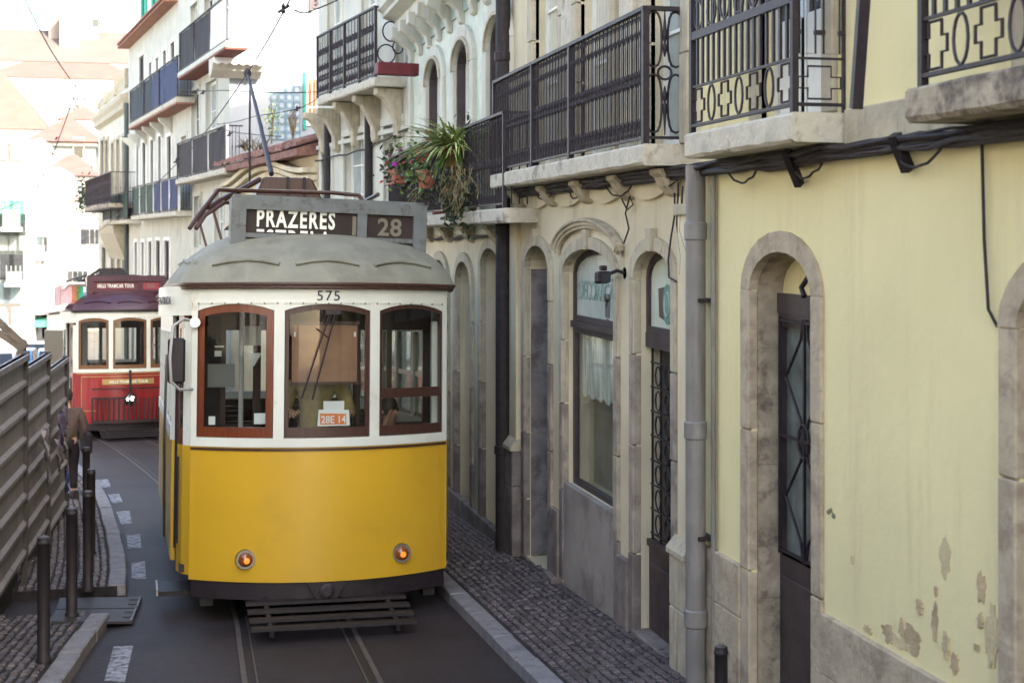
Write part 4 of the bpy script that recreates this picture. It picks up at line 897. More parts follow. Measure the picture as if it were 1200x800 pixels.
# pigeon
pg = thing('pigeon', 'dark pigeon perched on the tile edge of the low house roof', 'bird', roofpt(286,179,.38)+Vector((0,0,.03)), (0,0,rad(60)))
m = MB(); prof = [(-.17,.004,.10),(-.12,.025,.105),(-.05,.062,.115),(.03,.075,.125),(.09,.058,.155),(.12,.036,.20),(.145,.034,.235),(.17,.024,.245),(.185,.006,.24)]
n = 10
for x, r_, z in prof: m.v += [(x, r_*.85*math.cos(2*math.pi*k/n), z+r_*math.sin(2*math.pi*k/n)) for k in range(n)]
for i in range(len(prof)-1): m.f += [(i*n+k,i*n+(k+1)%n,(i+1)*n+(k+1)%n,(i+1)*n+k) for k in range(n)]
m.f += [tuple(range(n)), tuple(range((len(prof)-1)*n,len(prof)*n))]
pm_ = mat('pigeon_grey', (.05,.052,.06), .6, .3, 25); m.build('body', pm_, pg, smooth=60)
for s_ in (-1,1): MB().prism([(.07,.13),(-.02,.15),(-.2,.10),(-.06,.085)], lambda a,b,d: (a,d,b), s_*.058, s_*.072).build('wing', pm_, pg); MB().tube([(0,s_*.025,.07),(.0,s_*.025,.0),(.03,s_*.025,.0)], .006, 4).build('leg', M['terracotta'], pg)
MB().prism([(-.15,.10),(-.28,.075),(-.28,.085),(-.15,.115)], lambda a,b,d: (a,d,b), -.035,.035).build('tail', pm_, pg); MB().lathe([(.012,0),(.001,.03)], (.18,0,.24), 'X', 6).build('beak', M['iron'], pg)
# ---- E
UE = 14.1; oE = origin(UE); fE = Fr(oE, AD); zo = oE[2]
bE = thing('white_corner_house', 'tall white house with a sunlit blank gable, blue tile panel and draped iron balconies', 'house', oE, (0,0,AD))
wE = 7.9
hE = ops(fE, [(242,254,95,152),(261,270,86,150),(225,234,106,160),(222,231,160,203),(238,246,155,198),(255,263,150,196),(252,262,222,285),(228,236,230,290),(213,219,160,205),(224,232,5,60),(240,250,-5,50),(256,264,-10,44)])
hE = [(a[0],a[1],a[2],a[3],0) for a in hE]
# merge overlapping floors: keep non-overlapping openings only
keep = []
for a in hE:
    if all(a[1] < b[0]-.05 or a[0] > b[1]+.05 or a[3] < b[2]-.1 or a[2] > b[3]+.1 for b in keep) and a[0] > .1 and a[1] < wE-.1: keep.append(a)
house_shell(bE, fE, wE, 12.5-zo, keep, 'offwhite', back=-10)
for i, a in enumerate(keep): sash(bE, 'window', a, -.15, .07, 'white_paint', ('pale_glass','dark_pane','curtain_glass')[i % 3], (.5,), (a[2]+(a[3]-a[2])*.4,)); surround(bE, a, .11, .03, 'offwhite', course=5)
gx = -.015
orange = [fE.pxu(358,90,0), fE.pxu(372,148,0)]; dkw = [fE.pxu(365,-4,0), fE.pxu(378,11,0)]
gm = MB(); loops = [[(0,-1.6),(-9.9,-1.6),(-9.9,12.4-zo),(0,12.4-zo)]]
gh = [[(a[0],b[1]),(b[0],b[1]),(b[0],a[1]),(a[0],a[1])] for a,b in (orange,dkw)]
fl_ = [Vector((p[0],p[1],0)) for l in loops+gh for p in l]
gm.v = [(gx,p.x,p.y) for p in fl_]; gm.f = [tuple(t_) for t_ in tessellate_polygon([[Vector((p[0],p[1],0)) for p in l] for l in loops+gh])]
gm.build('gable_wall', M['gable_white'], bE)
for (a,b), mp, mf in ((orange,mat('orange_pane',(.62,.20,.05),.4,.5,2,0,stretch=(1,1,3)),'white_paint'),(dkw,M['dark_glass'],'wood_door')):  # orange of the lit window put into the pane colour
    y0,y1,z0,z1 = b[0],a[0],b[1],a[1]
    f_ = MB(); t_ = .06
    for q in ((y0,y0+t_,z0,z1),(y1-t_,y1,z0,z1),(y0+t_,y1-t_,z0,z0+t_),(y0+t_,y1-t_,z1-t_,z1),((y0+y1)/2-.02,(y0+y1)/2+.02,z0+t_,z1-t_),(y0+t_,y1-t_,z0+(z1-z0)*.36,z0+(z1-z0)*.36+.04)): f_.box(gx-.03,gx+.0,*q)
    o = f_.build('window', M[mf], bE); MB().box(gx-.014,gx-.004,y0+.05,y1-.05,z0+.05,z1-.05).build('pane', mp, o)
    MB().box(gx-.05,gx-.005,y1+.003,y1+.07,z0-.1,z1+.1).build('shutter_edge', M['shutter_green'] if mf == 'white_paint' else M['wood_door'], bE)
# azulejo panel: glazed tiles laid one by one, joined (under ten pixels each)
ya, za = fE.pxu(310,88,0); yb, zb = fE.pxu(352,165,0); tl_ = MB(); tm = MB(); s_ = .19
ny, nz_ = int((ya-yb)/s_), int((za-zb)/s_)
for j in range(nz_):
    for i in range(ny):
        y, z = yb+i*s_, zb+j*s_; tl_.box(gx-.022,gx-.002,y+.005,y+s_-.005,z+.005,z+s_-.005)
        tm.add([(gx-.0245,y+s_/2+x*1.0,z+s_/2+zz) for x,_,zz in circ(0,0,.055,.055,8)], [tuple(range(8))])
tag(tl_.build('wall_tiles', mat('azulejo',(.17,.25,.31),.3,.15,9,.05,30,island=.12), bE), kind='stuff'); tag(tm.build('tile_motifs', mat('azulejo_white',(.33,.38,.41),.3,.1), bE), kind='stuff')
# balconies of E
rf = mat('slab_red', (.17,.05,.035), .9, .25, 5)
def drape_balcony(root, fr, pl, pr, d, z, h, cloth, slab='offwhite', under=None, th=.14, near=0):
    u0 = fr.px(pr,100,d)[0]; u1 = fr.px(pl,100,d)[0]
    s_ = rough_slab(root, 'balcony', u0, u1, d, z-th, z, slab, 10)
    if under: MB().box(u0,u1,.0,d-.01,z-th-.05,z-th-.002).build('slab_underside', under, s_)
    rail_run(s_, (u1-.05,d-.05), (u0+.05,d-.05), z, h, 'D', .14, (0,.33,.66,1), .035, cloth)
    MB().bar((u0+.05,0,z+h),(u0+.05,d-.05,z+h), .045,.03).bar((u0+.05,0,z+.05),(u0+.05,d-.05,z+.05), .03,.02).build('handrail', M['iron'], s_)
    for k in range(1,5): inst('baluster', baluster_mesh('D',h), s_, (u0+.05,(d-.05)*k/5,z))
    return s_
zt = fE.px(265,47,.5)[1]; zm = fE.px(245,201,.45)[1]
sE = drape_balcony(bE, fE, 208, 264, .5, zt, 1.05, (3,('black_cloth','black_cloth','white_metal')), under=rf)  # last panel white: sunlit end of the railing put into its colour
drape_balcony(bE, fE, 205.5, 262, .45, zm, .98, (3,('black_cloth',),'white_metal',.07), slab='ledge')
MB().prism([(0,0),(.18,0),(.42,.14),(.55,.3),(.55,.42),(0,.42)], lambda a,b,d: (-.02-a,d,zt-.62+b), -.70, .5).build('corner_ledge', M['offwhite'], bE)
n = 12; MB().prism([(.5,.0),(-.7,.0)]+[(-.7+1.2*i/n,-.12-.05*(i % 2)) for i in range(n+1)], lambda a,b,d: (d,a,zt-.2+b), -.66,-.585).build('scalloped_edge', M['white_wall'], bE)
for k in range(4): MB().bar((-.55,.2-k*.28,zt-.1),(-.55,.2-k*.28,zt+1.0), .02).build('baluster', M['white_metal'], sE)
MB().bar((-.55,.45,zt+1.0),(-.55,-.68,zt+1.0), .03).build('handrail', M['white_metal'], sE)
# ---- F
UF = UE+wE+.02; oF = origin(UF); fF = Fr(oF, AD); zo = oF[2]
bF = thing('blue_balcony_house', 'off-white house with orange eaves and two balconies draped in navy and blue cloth', 'house', oF, (0,0,AD))
wF = 11.2
hF = ops(fF, [(163,169,66,112),(174.5,178,74,92),(182.5,186,68,86),(191,195,60,80),(200,205,50,76),(160,163,166,224),(167,171,167,222),(176.5,180,164,220),(185.5,189,160,218),(196,201,160,212),(158,161,284,345),(166,169,284,345),(174,178,283,345),(183,188,282,345),(193,199,282,345)])
hF = [(max(.15,a[0]),min(wF-.15,a[1]),a[2],a[3],0) for a in hF if a[1] > .2 and a[0] < wF-.2]
house_shell(bF, fF, wF, fF.px(180,25)[1], hF, 'offwhite', back=-10)
for a in hF: sash(bF, 'window', a, -.09, .05, 'wood_door', 'dark_pane', (.5,), (a[2]+(a[3]-a[2])*.4,)); surround(bF, a, .12, .025, 'white_wall', course=6)
zt = fF.px(207,113,.5)[1]; zm = fF.px(207,247,.45)[1]
drape_balcony(bF, fF, 150.5, 206, .5, zt, 1.12, (4,('blue_cloth','blue_cloth','navy_cloth','navy_cloth')[::-1]), slab='ledge', under=M['orange_tile'])
drape_balcony(bF, fF, 153.5, 206, .45, zm, .95, (6,('green_cloth','green_cloth','green_cloth','blue_cloth','blue_cloth','blue_cloth'),'white_metal',.07), slab='ledge')
for k in range(6): u = 1.0+k*1.8; MB().prism([(0,0),(.4,0),(.38,-.1),(.1,-.32),(0,-.5)], lambda a,b,d: (u+d,a,zt-.26+b), -.1,.1).build('bracket', M['offwhite'], bF)
zr = fF.px(180,25)[1]
MB().add([(-.1,.40,zr-.06),(wF-.1,.40,zr-.06),(wF-.1,-5,zr+1.9),(-.1,-5,zr+1.9),(-.1,.40,zr-.14),(wF-.1,.40,zr-.14),(wF-.1,-5,zr+.05),(-.1,-5,zr+.05)], [(0,1,2,3),(7,6,5,4),(0,4,5,1),(1,5,6,2),(2,6,7,3),(3,7,4,0)]).build('roof', M['orange_tile'], bF)
rt = MB()
for i in range(43):
    u = .05+i*.255
    rt.add([(u+.10*math.cos(a), .46-dy, zr-.06+.08*math.sin(a)+dy*.36) for dy in (0,5.2) for a in [math.pi*k/4 for k in range(5)]], [(k,k+1,k+6,k+5) for k in range(4)]+[(0,4,3,2,1)])
tag(rt.build('roof_tiles', M['orange_tile'], bF), kind='stuff')
up = MB().box(.5,wF-.3,-5,-.7,zr+.2,zr+3.6).build('attic_storey', M['white_wall'], bF)
for px in (170,183,200): 
    u = fF.px(px,15,-.7)[0]; z0_ = fF.px(px,34,-.7)[1]
    MB().box(u-.35,u+.35,-.72,-.67,z0_+.1,z0_+2.2).build('window', M['dark_glass'], bF)
    for s_ in (-1,1): MB().box(u+s_*.55-.2,u+s_*.55+.2,-.70,-.62,z0_+.1,z0_+2.2).build('shutter', M['shutter_green'], bF)
MB().tube([(wF-.05,.08,fF.px(152,120)[1]),(wF-.05,.08,.1)], .085, 8).build('downpipe', mat('pipe_slate',(.06,.075,.075),.6,.1), bF, smooth=50)
# ---- G
UG = UF+wF+.02; oG = origin(UG); fG = Fr(oG, AD); zo = oG[2]
bG = thing('far_corner_house', 'narrow weathered cream house with a carved cornice at the far bend of the street', 'house', oG, (0,0,AD))
wG = 10.2
hG = ops(fG, [(118.5,122,165,236),(124,127,165,236),(131,134,168,236),(137,140,164,236),(144,147,160,236),(120,124,290,345),(131,134,290,345),(138,141,290,345),(144,147,290,345)])
hG = [(max(.1,a[0]),min(wG-.1,a[1]),a[2],a[3],0) for a in hG if a[1] > .15 and a[0] < wG-.15]
ztop = fG.px(150,102)[1]
house_shell(bG, fG, wG, ztop, hG, 'offwhite')
for a in hG: sash(bG, 'window', a, -.09, .05, 'wood_door', 'dark_pane', (), ()); surround(bG, a, .14, .04, 'stone', course=6)
MB().prism([(0,0),(.2,.1),(.2,.3),(.3,.45),(.3,.6),(0,.7)], lambda a,b,d: (d,a,ztop-.9+b), 0, wG+.05).build('cornice', M['stone'], bG)
for u in (.2,3.4,6.8,9.6): MB().box(u,u+.45,-.4,.1,ztop+.002,ztop+.7).build('parapet_pier', M['stone'], bG)
MB().box(.2,10,-.3,.0,ztop+.002,ztop+.4).build('parapet', M['stone'], bG)
n=10; MB().prism([(0,0)]+[(1.4*math.cos(math.pi/2*i/n),1.5*math.sin(math.pi/2*i/n)) for i in range(n+1)], lambda a,b,d: (d,a-1.4,ztop+b), -.0, .9).build('curved_dormer', mat('slate',(.09,.11,.11),.6,.2), bG)
sG = drape_balcony(bG, fG, 119, 148, .5, fG.px(148,257,.5)[1], .95, (4,('navy_cloth','green_cloth')), slab='ledge')
MB().prism([(0,0),(.45,0),(.4,-.3),(.15,-.9),(0,-1.3)], lambda a,b,d: (d,a,fG.px(148,257,.5)[1]-.16+b), 1.0, 6.0).build('balcony_base', M['stone'], bG)
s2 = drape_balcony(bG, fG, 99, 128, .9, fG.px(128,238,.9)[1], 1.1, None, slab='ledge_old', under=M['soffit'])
t = thing('balcony_greenery', 'dark mass of plants filling the far projecting balcony', 'plant', fG.o+fG.x*9.2+fG.y*.6+Vector((0,0,fG.px(128,238,.9)[1])))
leaves(900,.45,.9,.7,.10,(0,0,.6)).build('foliage', M['leaf_dark'], t)

# ================================================================== trams
HW = 1.10
def bow(x): return .40*(abs(x)/HW)**2.1
def band(mb, xs, lo, hi, off=0.0, th=.05, yf=bow):
    lo_ = lo if callable(lo) else (lambda x: lo); hi_ = hi if callable(hi) else (lambda x: hi)
    n0 = len(mb.v)
    for x in xs:
        y = yf(x)+off; a, b = lo_(x), hi_(x); mb.v += [(x,y,a),(x,y,b),(x,y+th,b),(x,y+th,a)]
    for i in range(len(xs)-1):
        k = n0+4*i; mb.f += [(k,k+4,k+5,k+1),(k+1,k+5,k+6,k+2),(k+2,k+6,k+7,k+3),(k+3,k+7,k+4,k)]
    e = n0+4*(len(xs)-1); mb.f += [(n0,n0+1,n0+2,n0+3),(e+3,e+2,e+1,e)]
    return mb
def lin(a, b, n): return [a+(b-a)*i/n for i in range(n+1)]
def wallpath(mb, pts, z0, z1, th=.04):
    """vertical wall along (x,y) points, thickness to the left of travel"""
    ps = [Vector(p) for p in pts]; off = []
    for i, p in enumerate(ps):
        t = (ps[min(i+1,len(ps)-1)]-ps[max(i-1,0)]).normalized(); off.append(p+Vector((-t.y,t.x))*th)
    n0 = len(mb.v)
    for p, q in zip(ps, off): mb.v += [(p.x,p.y,z0),(p.x,p.y,z1),(q.x,q.y,z1),(q.x,q.y,z0)]
    for i in range(len(ps)-1):
        k = n0+4*i; mb.f += [(k,k+4,k+5,k+1),(k+1,k+5,k+6,k+2),(k+2,k+6,k+7,k+3),(k+3,k+7,k+4,k)]
    e = n0+4*(len(ps)-1); mb.f += [(n0,n0+1,n0+2,n0+3),(e+3,e+2,e+1,e)]
    return mb
BW, YB, YE = 1.23, 1.45, 7.1            # body half width, front bulkhead, rear bulkhead
Z = dict(skirt=.20, bot=.36, sill=1.455, rail=1.53, spring=2.59, crown=2.645, let=2.80)
WIN = [(-1.055,-.445),(-.36,.36),(.445,1.055)]
def wtop(x, a, b): k = (x-(a+b)/2)/((b-a)/2); return Z['spring']+(Z['crown']-Z['spring'])*max(0,1-abs(k)**2.2)
def make_tram(name, label, loc, rot, o):
    t = thing(name, label, 'tram', loc, rot, 'trams on the street')
    XS = lin(-HW,HW,28)
    lower, white, frm = o['lower'], o['white'], o['frames']
    # front apron
    ap = band(MB(), XS, lambda x: Z['bot']-.015, Z['sill'], 0, .05).build('front_panel', M[lower], t, smooth=40)
    for x_ in (-1.045,1.045):
        band(MB(), lin(x_-.012,x_+.012,2), Z['bot']-.01, Z['sill']-.03, -.006, .01).build('seam_strip', M[lower], t)
    band(MB(), XS, Z['sill']-.03, Z['sill']-.012, -.012, .02).build('beading', M[o['bead']], t, smooth=40)
    band(MB(), XS, Z['sill'], Z['rail'], -.018, .07).build('sill_rail', M[white], t, smooth=40)
    band(MB(), lin(-HW*.985,HW*.985,24), Z['skirt'], Z['bot']-.02, .015, .06).build('bumper_skirt', M['tram_dark'], t, smooth=40)
    # pillars
    for a, b in ((-HW,-1.055),(-.445,-.36),(.36,.445),(1.055,HW)):
        band(MB(), lin(a,b,3), Z['rail'], Z['let']-.14, -.012, .07).build('pillar', M[white], t)
    # letterboard with arched heads over the windows
    def lo(x):
        for a, b in WIN:
            if a <= x <= b: return wtop(x,a,b)
        return Z['spring']+.0
    xs = sorted(set(XS+[p for a,b in WIN for p in lin(a,b,10)]))
    band(MB(), xs, lo, Z['let'], -.005, .05).build('letterboard', M[white], t, smooth=30)
    band(MB(), XS, Z['crown']+.005, Z['crown']+.022, -.013, .02).build('beading', M[white], t, smooth=40)
    rv = MB()
    for x in lin(-1.05,1.05,20): y = bow(x)-.014; rv.box(x-.006,x+.006,y-.004,y+.01,Z['crown']-.0,Z['crown']+.012)
    rv.build('rivets', M['letter_grey'], t)
    # windows
    for i, (a, b) in enumerate(WIN):
        fm = M[frm[i]]; ft = (.058,.038,.024)[i] if o.get('halfsash') else .05
        f = MB(); e = .004
        band(f, lin(a+e,a+ft,2), Z['rail']+e, lambda x: wtop(x,a,b)-e, .006, .05); band(f, lin(b-ft,b-e,2), Z['rail']+e, lambda x: wtop(x,a,b)-e, .006, .05)
        band(f, lin(a+ft,b-ft,8), Z['rail']+e, Z['rail']+.085, .008, .046); band(f, lin(a+ft,b-ft,8), lambda x: wtop(x,a,b)-ft-.01, lambda x: wtop(x,a,b)-e, .008, .046)
        if i == 2 and o.get('halfsash'): band(f, lin(a+ft,b-ft,6), Z['rail']+.32, Z['rail']+.40, .009, .04)
        w_ = f.build('window', fm, t, smooth=30)
        g_ = MB(); xs2 = lin(a+ft*.6,b-ft*.6,8); n0 = 0
        for x in xs2: g_.v += [(x,bow(x)+.03,Z['rail']+.05),(x,bow(x)+.03,wtop(x,a,b)-.03)]
        g_.f = [(2*k,2*k+2,2*k+3,2*k+1) for k in range(8)]
        g_.build('pane', M['tram_glass'], w_, smooth=40)
    # corner posts, vestibule sides
    for s in (-1, 1):
        R = lambda pts: [(s*x,y) for x,y in pts] if s > 0 else [(s*x,y) for x,y in pts][::-1]
        flare = [(HW+.004,.40),(1.15,.56),(1.21,.82),(1.25,1.12),(BW+.01,YB)]
        wallpath(MB(), R([(HW+.004,.40),(1.18,.52),(1.29,.74),(1.35,1.05),(1.36,YB)]) if s < 0 else R(flare), 2.55 if s < 0 else 2.44, Z['let'], .045).build('side_letterboard', M[white], t, smooth=50)
        if s > 0 or o.get('closed'):
            wallpath(MB(), R(flare), Z['bot'], Z['sill'], .045).build('side_panel', M[lower], t, smooth=50)
            wallpath(MB(), R(flare), Z['sill'], Z['rail']+.03, .055).build('side_rail', M[white], t, smooth=50)
            for k in ((0,1),(3,4)): wallpath(MB(), R(flare[k[0]:k[1]+1]), Z['rail']+.03, 2.46, .045).build('side_post', M[white], t)
            pm_ = MB(); q = flare[1:4]
            for x,y in q: pm_.v += [(s*(x-.02),y,Z['rail']+.02),(s*(x-.02),y,2.48)]
            pm_.f = [(0,2,3,1),(2,4,5,3)]; pm_.build('pane', M['tram_glass'], t)
        else:
            # open entrance: corner post, folded door leaf, grab post, step
            wallpath(MB(), [(-HW-.06,.50),(-HW-.004,.41)], Z['bot']+.02, Z['sill'], .05).build('corner_post', M[lower], t); wallpath(MB(), [(-HW-.06,.50),(-HW-.004,.41)], Z['sill'], 2.5, .05).build('corner_post', M[white], t)
            sw_ = wallpath(MB(), [(-1.20,.66),(-1.162,.51)], Z['sill'], Z['rail']+.06, .045); wallpath(sw_, [(-1.20,.66),(-1.162,.51)], 2.44, 2.55, .045); wallpath(sw_, [(-1.20,.66),(-1.19,.62)], Z['rail']+.06, 2.44, .045); sw_.build('side_window', M[frm[0]], t)
            wallpath(MB(), [(-1.195,.66),(-1.158,.52)], Z['rail']+.05, 2.46, .01).build('pane', M['dark_glass'], t); wallpath(MB(), [(-1.20,.66),(-1.162,.51)], Z['bot']+.02, Z['sill'], .045).build('corner_panel', M[lower], t)
            wallpath(MB(), [(-1.193,.62),(-1.187,.595)], .62, 1.35, -.012).build('ticket_slot', M['tram_dark'], t)
            MB().box(-1.17,-1.14,YB-.22,YB-.19,.45,2.55).build('door_post', M['grey_paint'], t)
            MB().box(-1.20,-.80,YB-.04,YB-.01,.46,2.55).build('door_leaf', M['tram_dark'], t)
            MB().tube([(-BW-.05,YB+.06,.55),(-BW-.06,YB+.05,1.4),(-BW-.05,YB+.06,2.2)], .014, 6).build('grab_rail', M['chrome'], t)
            st = MB().box(-1.34,-1.0,.75,1.25,.15,.19).build('step', M['tram_dark'], t); MB().box(-1.355,-1.34,.75,1.25,.155,.205).build('step_edge', M['chrome'], st)
    # saloon body
    for s in (-1,1):
        x0, x1 = (s*BW, s*(BW-.05)); a, b = min(x0,x1), max(x0,x1)
        MB().box(a,b,YB,YE,.34,Z['sill']-.03).build('side_panel', M[lower], t, bevel=.008)
        MB().box(a-.012,b+.012,YB,YE,Z['sill']-.03,Z['rail']+.02).build('side_rail', M[white], t)
        MB().box(a,b,YB,YE,2.40,Z['let']).build('side_letterboard', M[white], t)
        n = 6
        for k in range(n+1):
            y = YB+(YE-YB)*k/n; MB().box(a-.003,b+.003,max(YB,y-.06),min(YE,y+.06),Z['rail']+.02,2.40).build('pillar', M[white], t)
            if k < n:
                y2 = YB+(YE-YB)*(k+1)/n; w_ = MB().box(a+.01,b-.01,y+.06,y2-.06,1.95,2.0).box(a+.01,b-.01,y+.06,y2-.06,Z['rail']+.02,Z['rail']+.06).build('window', M[frm[0]], t)
                MB().box(a+.02,b-.022,y+.06,y2-.06,Z['rail']+.02,2.40).build('pane', M['dark_glass'] if o.get('darksides') else M['tram_glass'], w_)
    MB().box(-BW+.05,BW-.05,YB,YB+.05,.4,.95).box(-BW+.05,BW-.05,YB,YB+.05,2.42,2.95).box(-BW+.05,-.45,YB,YB+.05,.95,1.55).box(.45,BW-.05,YB,YB+.05,.95,1.55).box(-.50,-.43,YB,YB+.05,.95,2.42).box(.43,.50,YB,YB+.05,.95,2.42).box(-BW+.05,-1.1,YB,YB+.05,1.5,2.42).box(1.1,BW-.05,YB,YB+.05,1.5,2.42).box(-.80,-.75,YB,YB+.05,1.5,2.42).box(.75,.80,YB,YB+.05,1.5,2.42).build('bulkhead', M['tram_wood_dark'], t)
    MB().box(-BW+.05,BW-.05,YE-.05,YE,.4,1.5).box(-BW+.05,BW-.05,YE-.05,YE,2.42,2.95).box(-.50,-.40,YE-.05,YE,1.5,2.42).box(.40,.50,YE-.05,YE,1.5,2.42).box(-BW+.05,-1.05,YE-.05,YE,1.5,2.42).box(1.05,BW-.05,YE-.05,YE,1.5,2.42).build('rear_bulkhead', M['tram_wood_dark'], t)
    MB().box(-BW+.052,BW-.052,.46,YE,.40,.46).build('floor', M['tram_dark'], t)
    MB().box(-.9,.9,.30,.46,.40,.46).build('floor', M['tram_dark'], t)
    MB().box(-1.05,1.05,.45,YE,Z['let']+.0,Z['let']+.04).build('ceiling', M['tram_wood_dark'], t)
    for k in range(5):
        for s in (-1,1): MB().box(s*.75-.4,s*.75+.4,2.1+k*.95,2.5+k*.95,.46,.90).box(s*.75-.4,s*.75+.4,2.46+k*.95,2.53+k*.95,.9,1.45).build('bench', M['tram_wood_dark'], t)
    # rear end
    wallpath(MB(), [(BW,YE),(1.1,YE+.75),(.6,YE+1.1),(-.6,YE+1.1),(-1.1,YE+.75),(-BW,YE)], .36, Z['sill'], .05).build('rear_panel', M[lower], t)
    rp_ = [(BW,YE),(1.1,YE+.75),(.6,YE+1.1),(-.6,YE+1.1),(-1.1,YE+.75),(-BW,YE)]
    wallpath(wallpath(MB(), rp_, Z['sill'], Z['rail']+.02, .05), rp_, 2.48, Z['let'], .05).build('rear_upper', M[white], t)
    for a_, b_ in ((0,.12),(1,1.1),(2,2.1),(3,3.1),(4,4.1),(4.88,5)):
        q_ = lambda s_: tuple(Vector(rp_[int(s_)]).lerp(Vector(rp_[min(5,int(s_)+1)]), s_-int(s_)))
        wallpath(MB(), [q_(a_),q_(b_)], Z['rail']+.02, 2.48, .05).build('rear_pillar', M[white], t)
    # roof
    path = [(-BW-.06,YE),(-BW-.06,5),(-BW-.06,3),(-BW-.05,YB),(-1.29,1.0),(-1.21,.62),(-HW-.06,.36)]+[(x,bow(x)-.06) for x in lin(-1.0,1.0,14)]+[(HW+.06,.36),(1.21,.62),(1.29,1.0),(BW+.05,YB),(BW+.06,3),(BW+.06,5),(BW+.06,YE)]
    H_ = .52; NT = 9
    def rp(i, tt, lift=0):
        x, y = path[i]; tx, ty = x*.22, max(1.15+.0*x, min(6.8, y)); s = 1-math.cos(tt*math.pi/2)**1.15
        return (x+(tx-x)*(tt**1.45), y+(ty-y)*(tt**1.45), Z['let']+.02+H_*math.sin(tt*math.pi/2)**.95+lift)
    rm = MB(); n = len(path)
    for i in range(n): rm.v += [rp(i,j/NT) for j in range(NT+1)]
    rm.f = [(i*(NT+1)+j,(i+1)*(NT+1)+j,(i+1)*(NT+1)+j+1,i*(NT+1)+j+1) for i in range(n-1) for j in range(NT)]
    c = [i*(NT+1)+NT for i in range(n)]; rm.f += [(c[k],c[k+1],c[n-2-k],c[n-1-k]) for k in range(n//2-1)]
    roof = rm.build('roof', M[o['roof']], t, smooth=60)
    MB().tube([(x,y,Z['let']+.012) for x,y in path], .016, 6).tube([(x*.99,y+.01,Z['let']-.018) for x,y in path], .013, 6).build('gutter', M[o['gutter']], t, smooth=60)
    for i0, i1 in ((7,11),(12,16),(17,21)):
        MB().tube([rp(i,.17+.05*math.sin(math.pi*(i-i0)/(i1-i0)),.012) for i in range(i0,i1+1)], .017, 6).build('roof_rib', M[o['roof']] if not o.get('ribdark') else M[o['ribdark']], roof, smooth=60)
    for s in (3,4,5): MB().tube([rp(s,.25,.01),rp(s+1,.2,.01)], .015, 6).build('roof_rib', M[o['roof']], roof)
    # destination sign box
    sy = .62; sg = inst('sign_box', None, t, (0,sy,0), (0,rad(o.get('signroll',0)),0))
    fr_ = M[o['signframe']]; L_ = -.86; R_ = .87; zt, zb = 3.56, 3.25
    bx = MB().box(L_,R_,-.05,.26,zt-.105,zt); bx.mesh; 
    fo = MB().box(L_,R_,-.06,.26,zt-.10,zt).box(L_,L_+.13,-.06,.2,3.02,zt-.10).box(R_-.12,R_,-.06,.2,3.0,zt-.10).box(.245,.33,-.055,.1,3.18,zt-.10).box(L_+.13,R_-.12,-.04,.2,zb-.035,zb+.005)
    me = fo.mesh('sign_frame', fr_); 
    root_sign = bpy.data.objects.remove(sg); sgm = inst('sign_box', me, t, (0,sy,0), (0,rad(o.get('signroll',0)),0))
    MB().box(L_+.13,.245,-.02,.18,zb+.006,zt-.102).build('destination_blind', M[o['board']], sgm); MB().box(.33,R_-.12,-.02,.18,zb+.006,zt-.102).build('route_blind', M[o['board']], sgm)
    MB().box(L_+.02,R_-.02,.0,.22,zt+.002,zt+.03).build('sign_lid', fr_, sgm)
    o['signtext'](sgm, L_, R_, zb, zt)
    # roof gear: trolley plank, guard rails
    rd = M[o['gear']]; zc = o.get('zc', 3.60)
    gr = MB().box(-.55,.55,2.3,5.4,zc,zc+.05).build('trolley_plank', rd, t)
    MB().prism([(-.42,0),(-.30,.30),(.20,.30),(.36,0)], lambda a,b,d: (a,d,zc+.10+b), 2.9,3.7).build('trolley_base', rd, t, bevel=.02)
    for q in (-.05,.12): MB().bar((q,2.86,zc+.1),(q,2.86,zc+.40), .03, .02).build('spring_strap', M['tram_dark'], gr)
    for z_, w_ in ((zc+.20,.94),(zc+.08,.88)):
        MB().tube([(-w_-.14,1.85,zc-.22),(-w_-.05,1.95,zc-.08),(-w_+.14,2.15,z_-.02),(-.5,2.35,z_),(.35,2.35,z_),(.60,2.25,z_-.03),(.76,2.1,zc-.10)], .022, 6).build('guard_rail', rd, t, smooth=60)
    for s in (-1,1):
        MB().tube([(s*.80,2.3,zc+.19),(s*.80,6.5,zc+.19)], .022, 6).build('guard_rail', rd, t, smooth=60)
        for y in (3.6,6.4): MB().bar((s*.62,y,3.18),(s*.80,y,zc+.2), .03).build('rail_stanchion', rd, t)
    MB().tube([(-.9,2.05,zc+.0),(-.35,2.8,zc+.36)], .03, 6).build('brace', rd, t)
    # headlamps, coupler, lifeguard, running gear
    o['front'](t)
    cp = MB().lathe([(.04,-.07),(.065,-.06),(.065,.02)], (0,0,.275), 'Y', 12).build('coupler', M['tram_dark'], t); MB().prism([(-.16,.34),(.16,.34),(.08,.20),(-.08,.20)], lambda a,b,d: (a,d,b), -.03,.05).build('coupler_pocket', M['tram_dark'], cp)
    for k in range(4): z = .20-k*.035; y = -.02-k*.17; MB().box(-.66,.66,y-.055,y+.055,z-.012,z+.012).build('lifeguard_slat', M['rail_dark'] if k % 2 else M['tram_dark'], t)
    for s in (-.5,.5): MB().bar((s,.35,.26),(s,-.60,.06), .035, .05).build('lifeguard_arm', M['tram_dark'], t)
    MB().box(-.95,.95,.5,YE,.26,.40).build('underframe', M['tram_dark'], t); MB().box(-.62,.62,2.9,5.7,.14,.27).build('truck', M['tram_dark'], t)
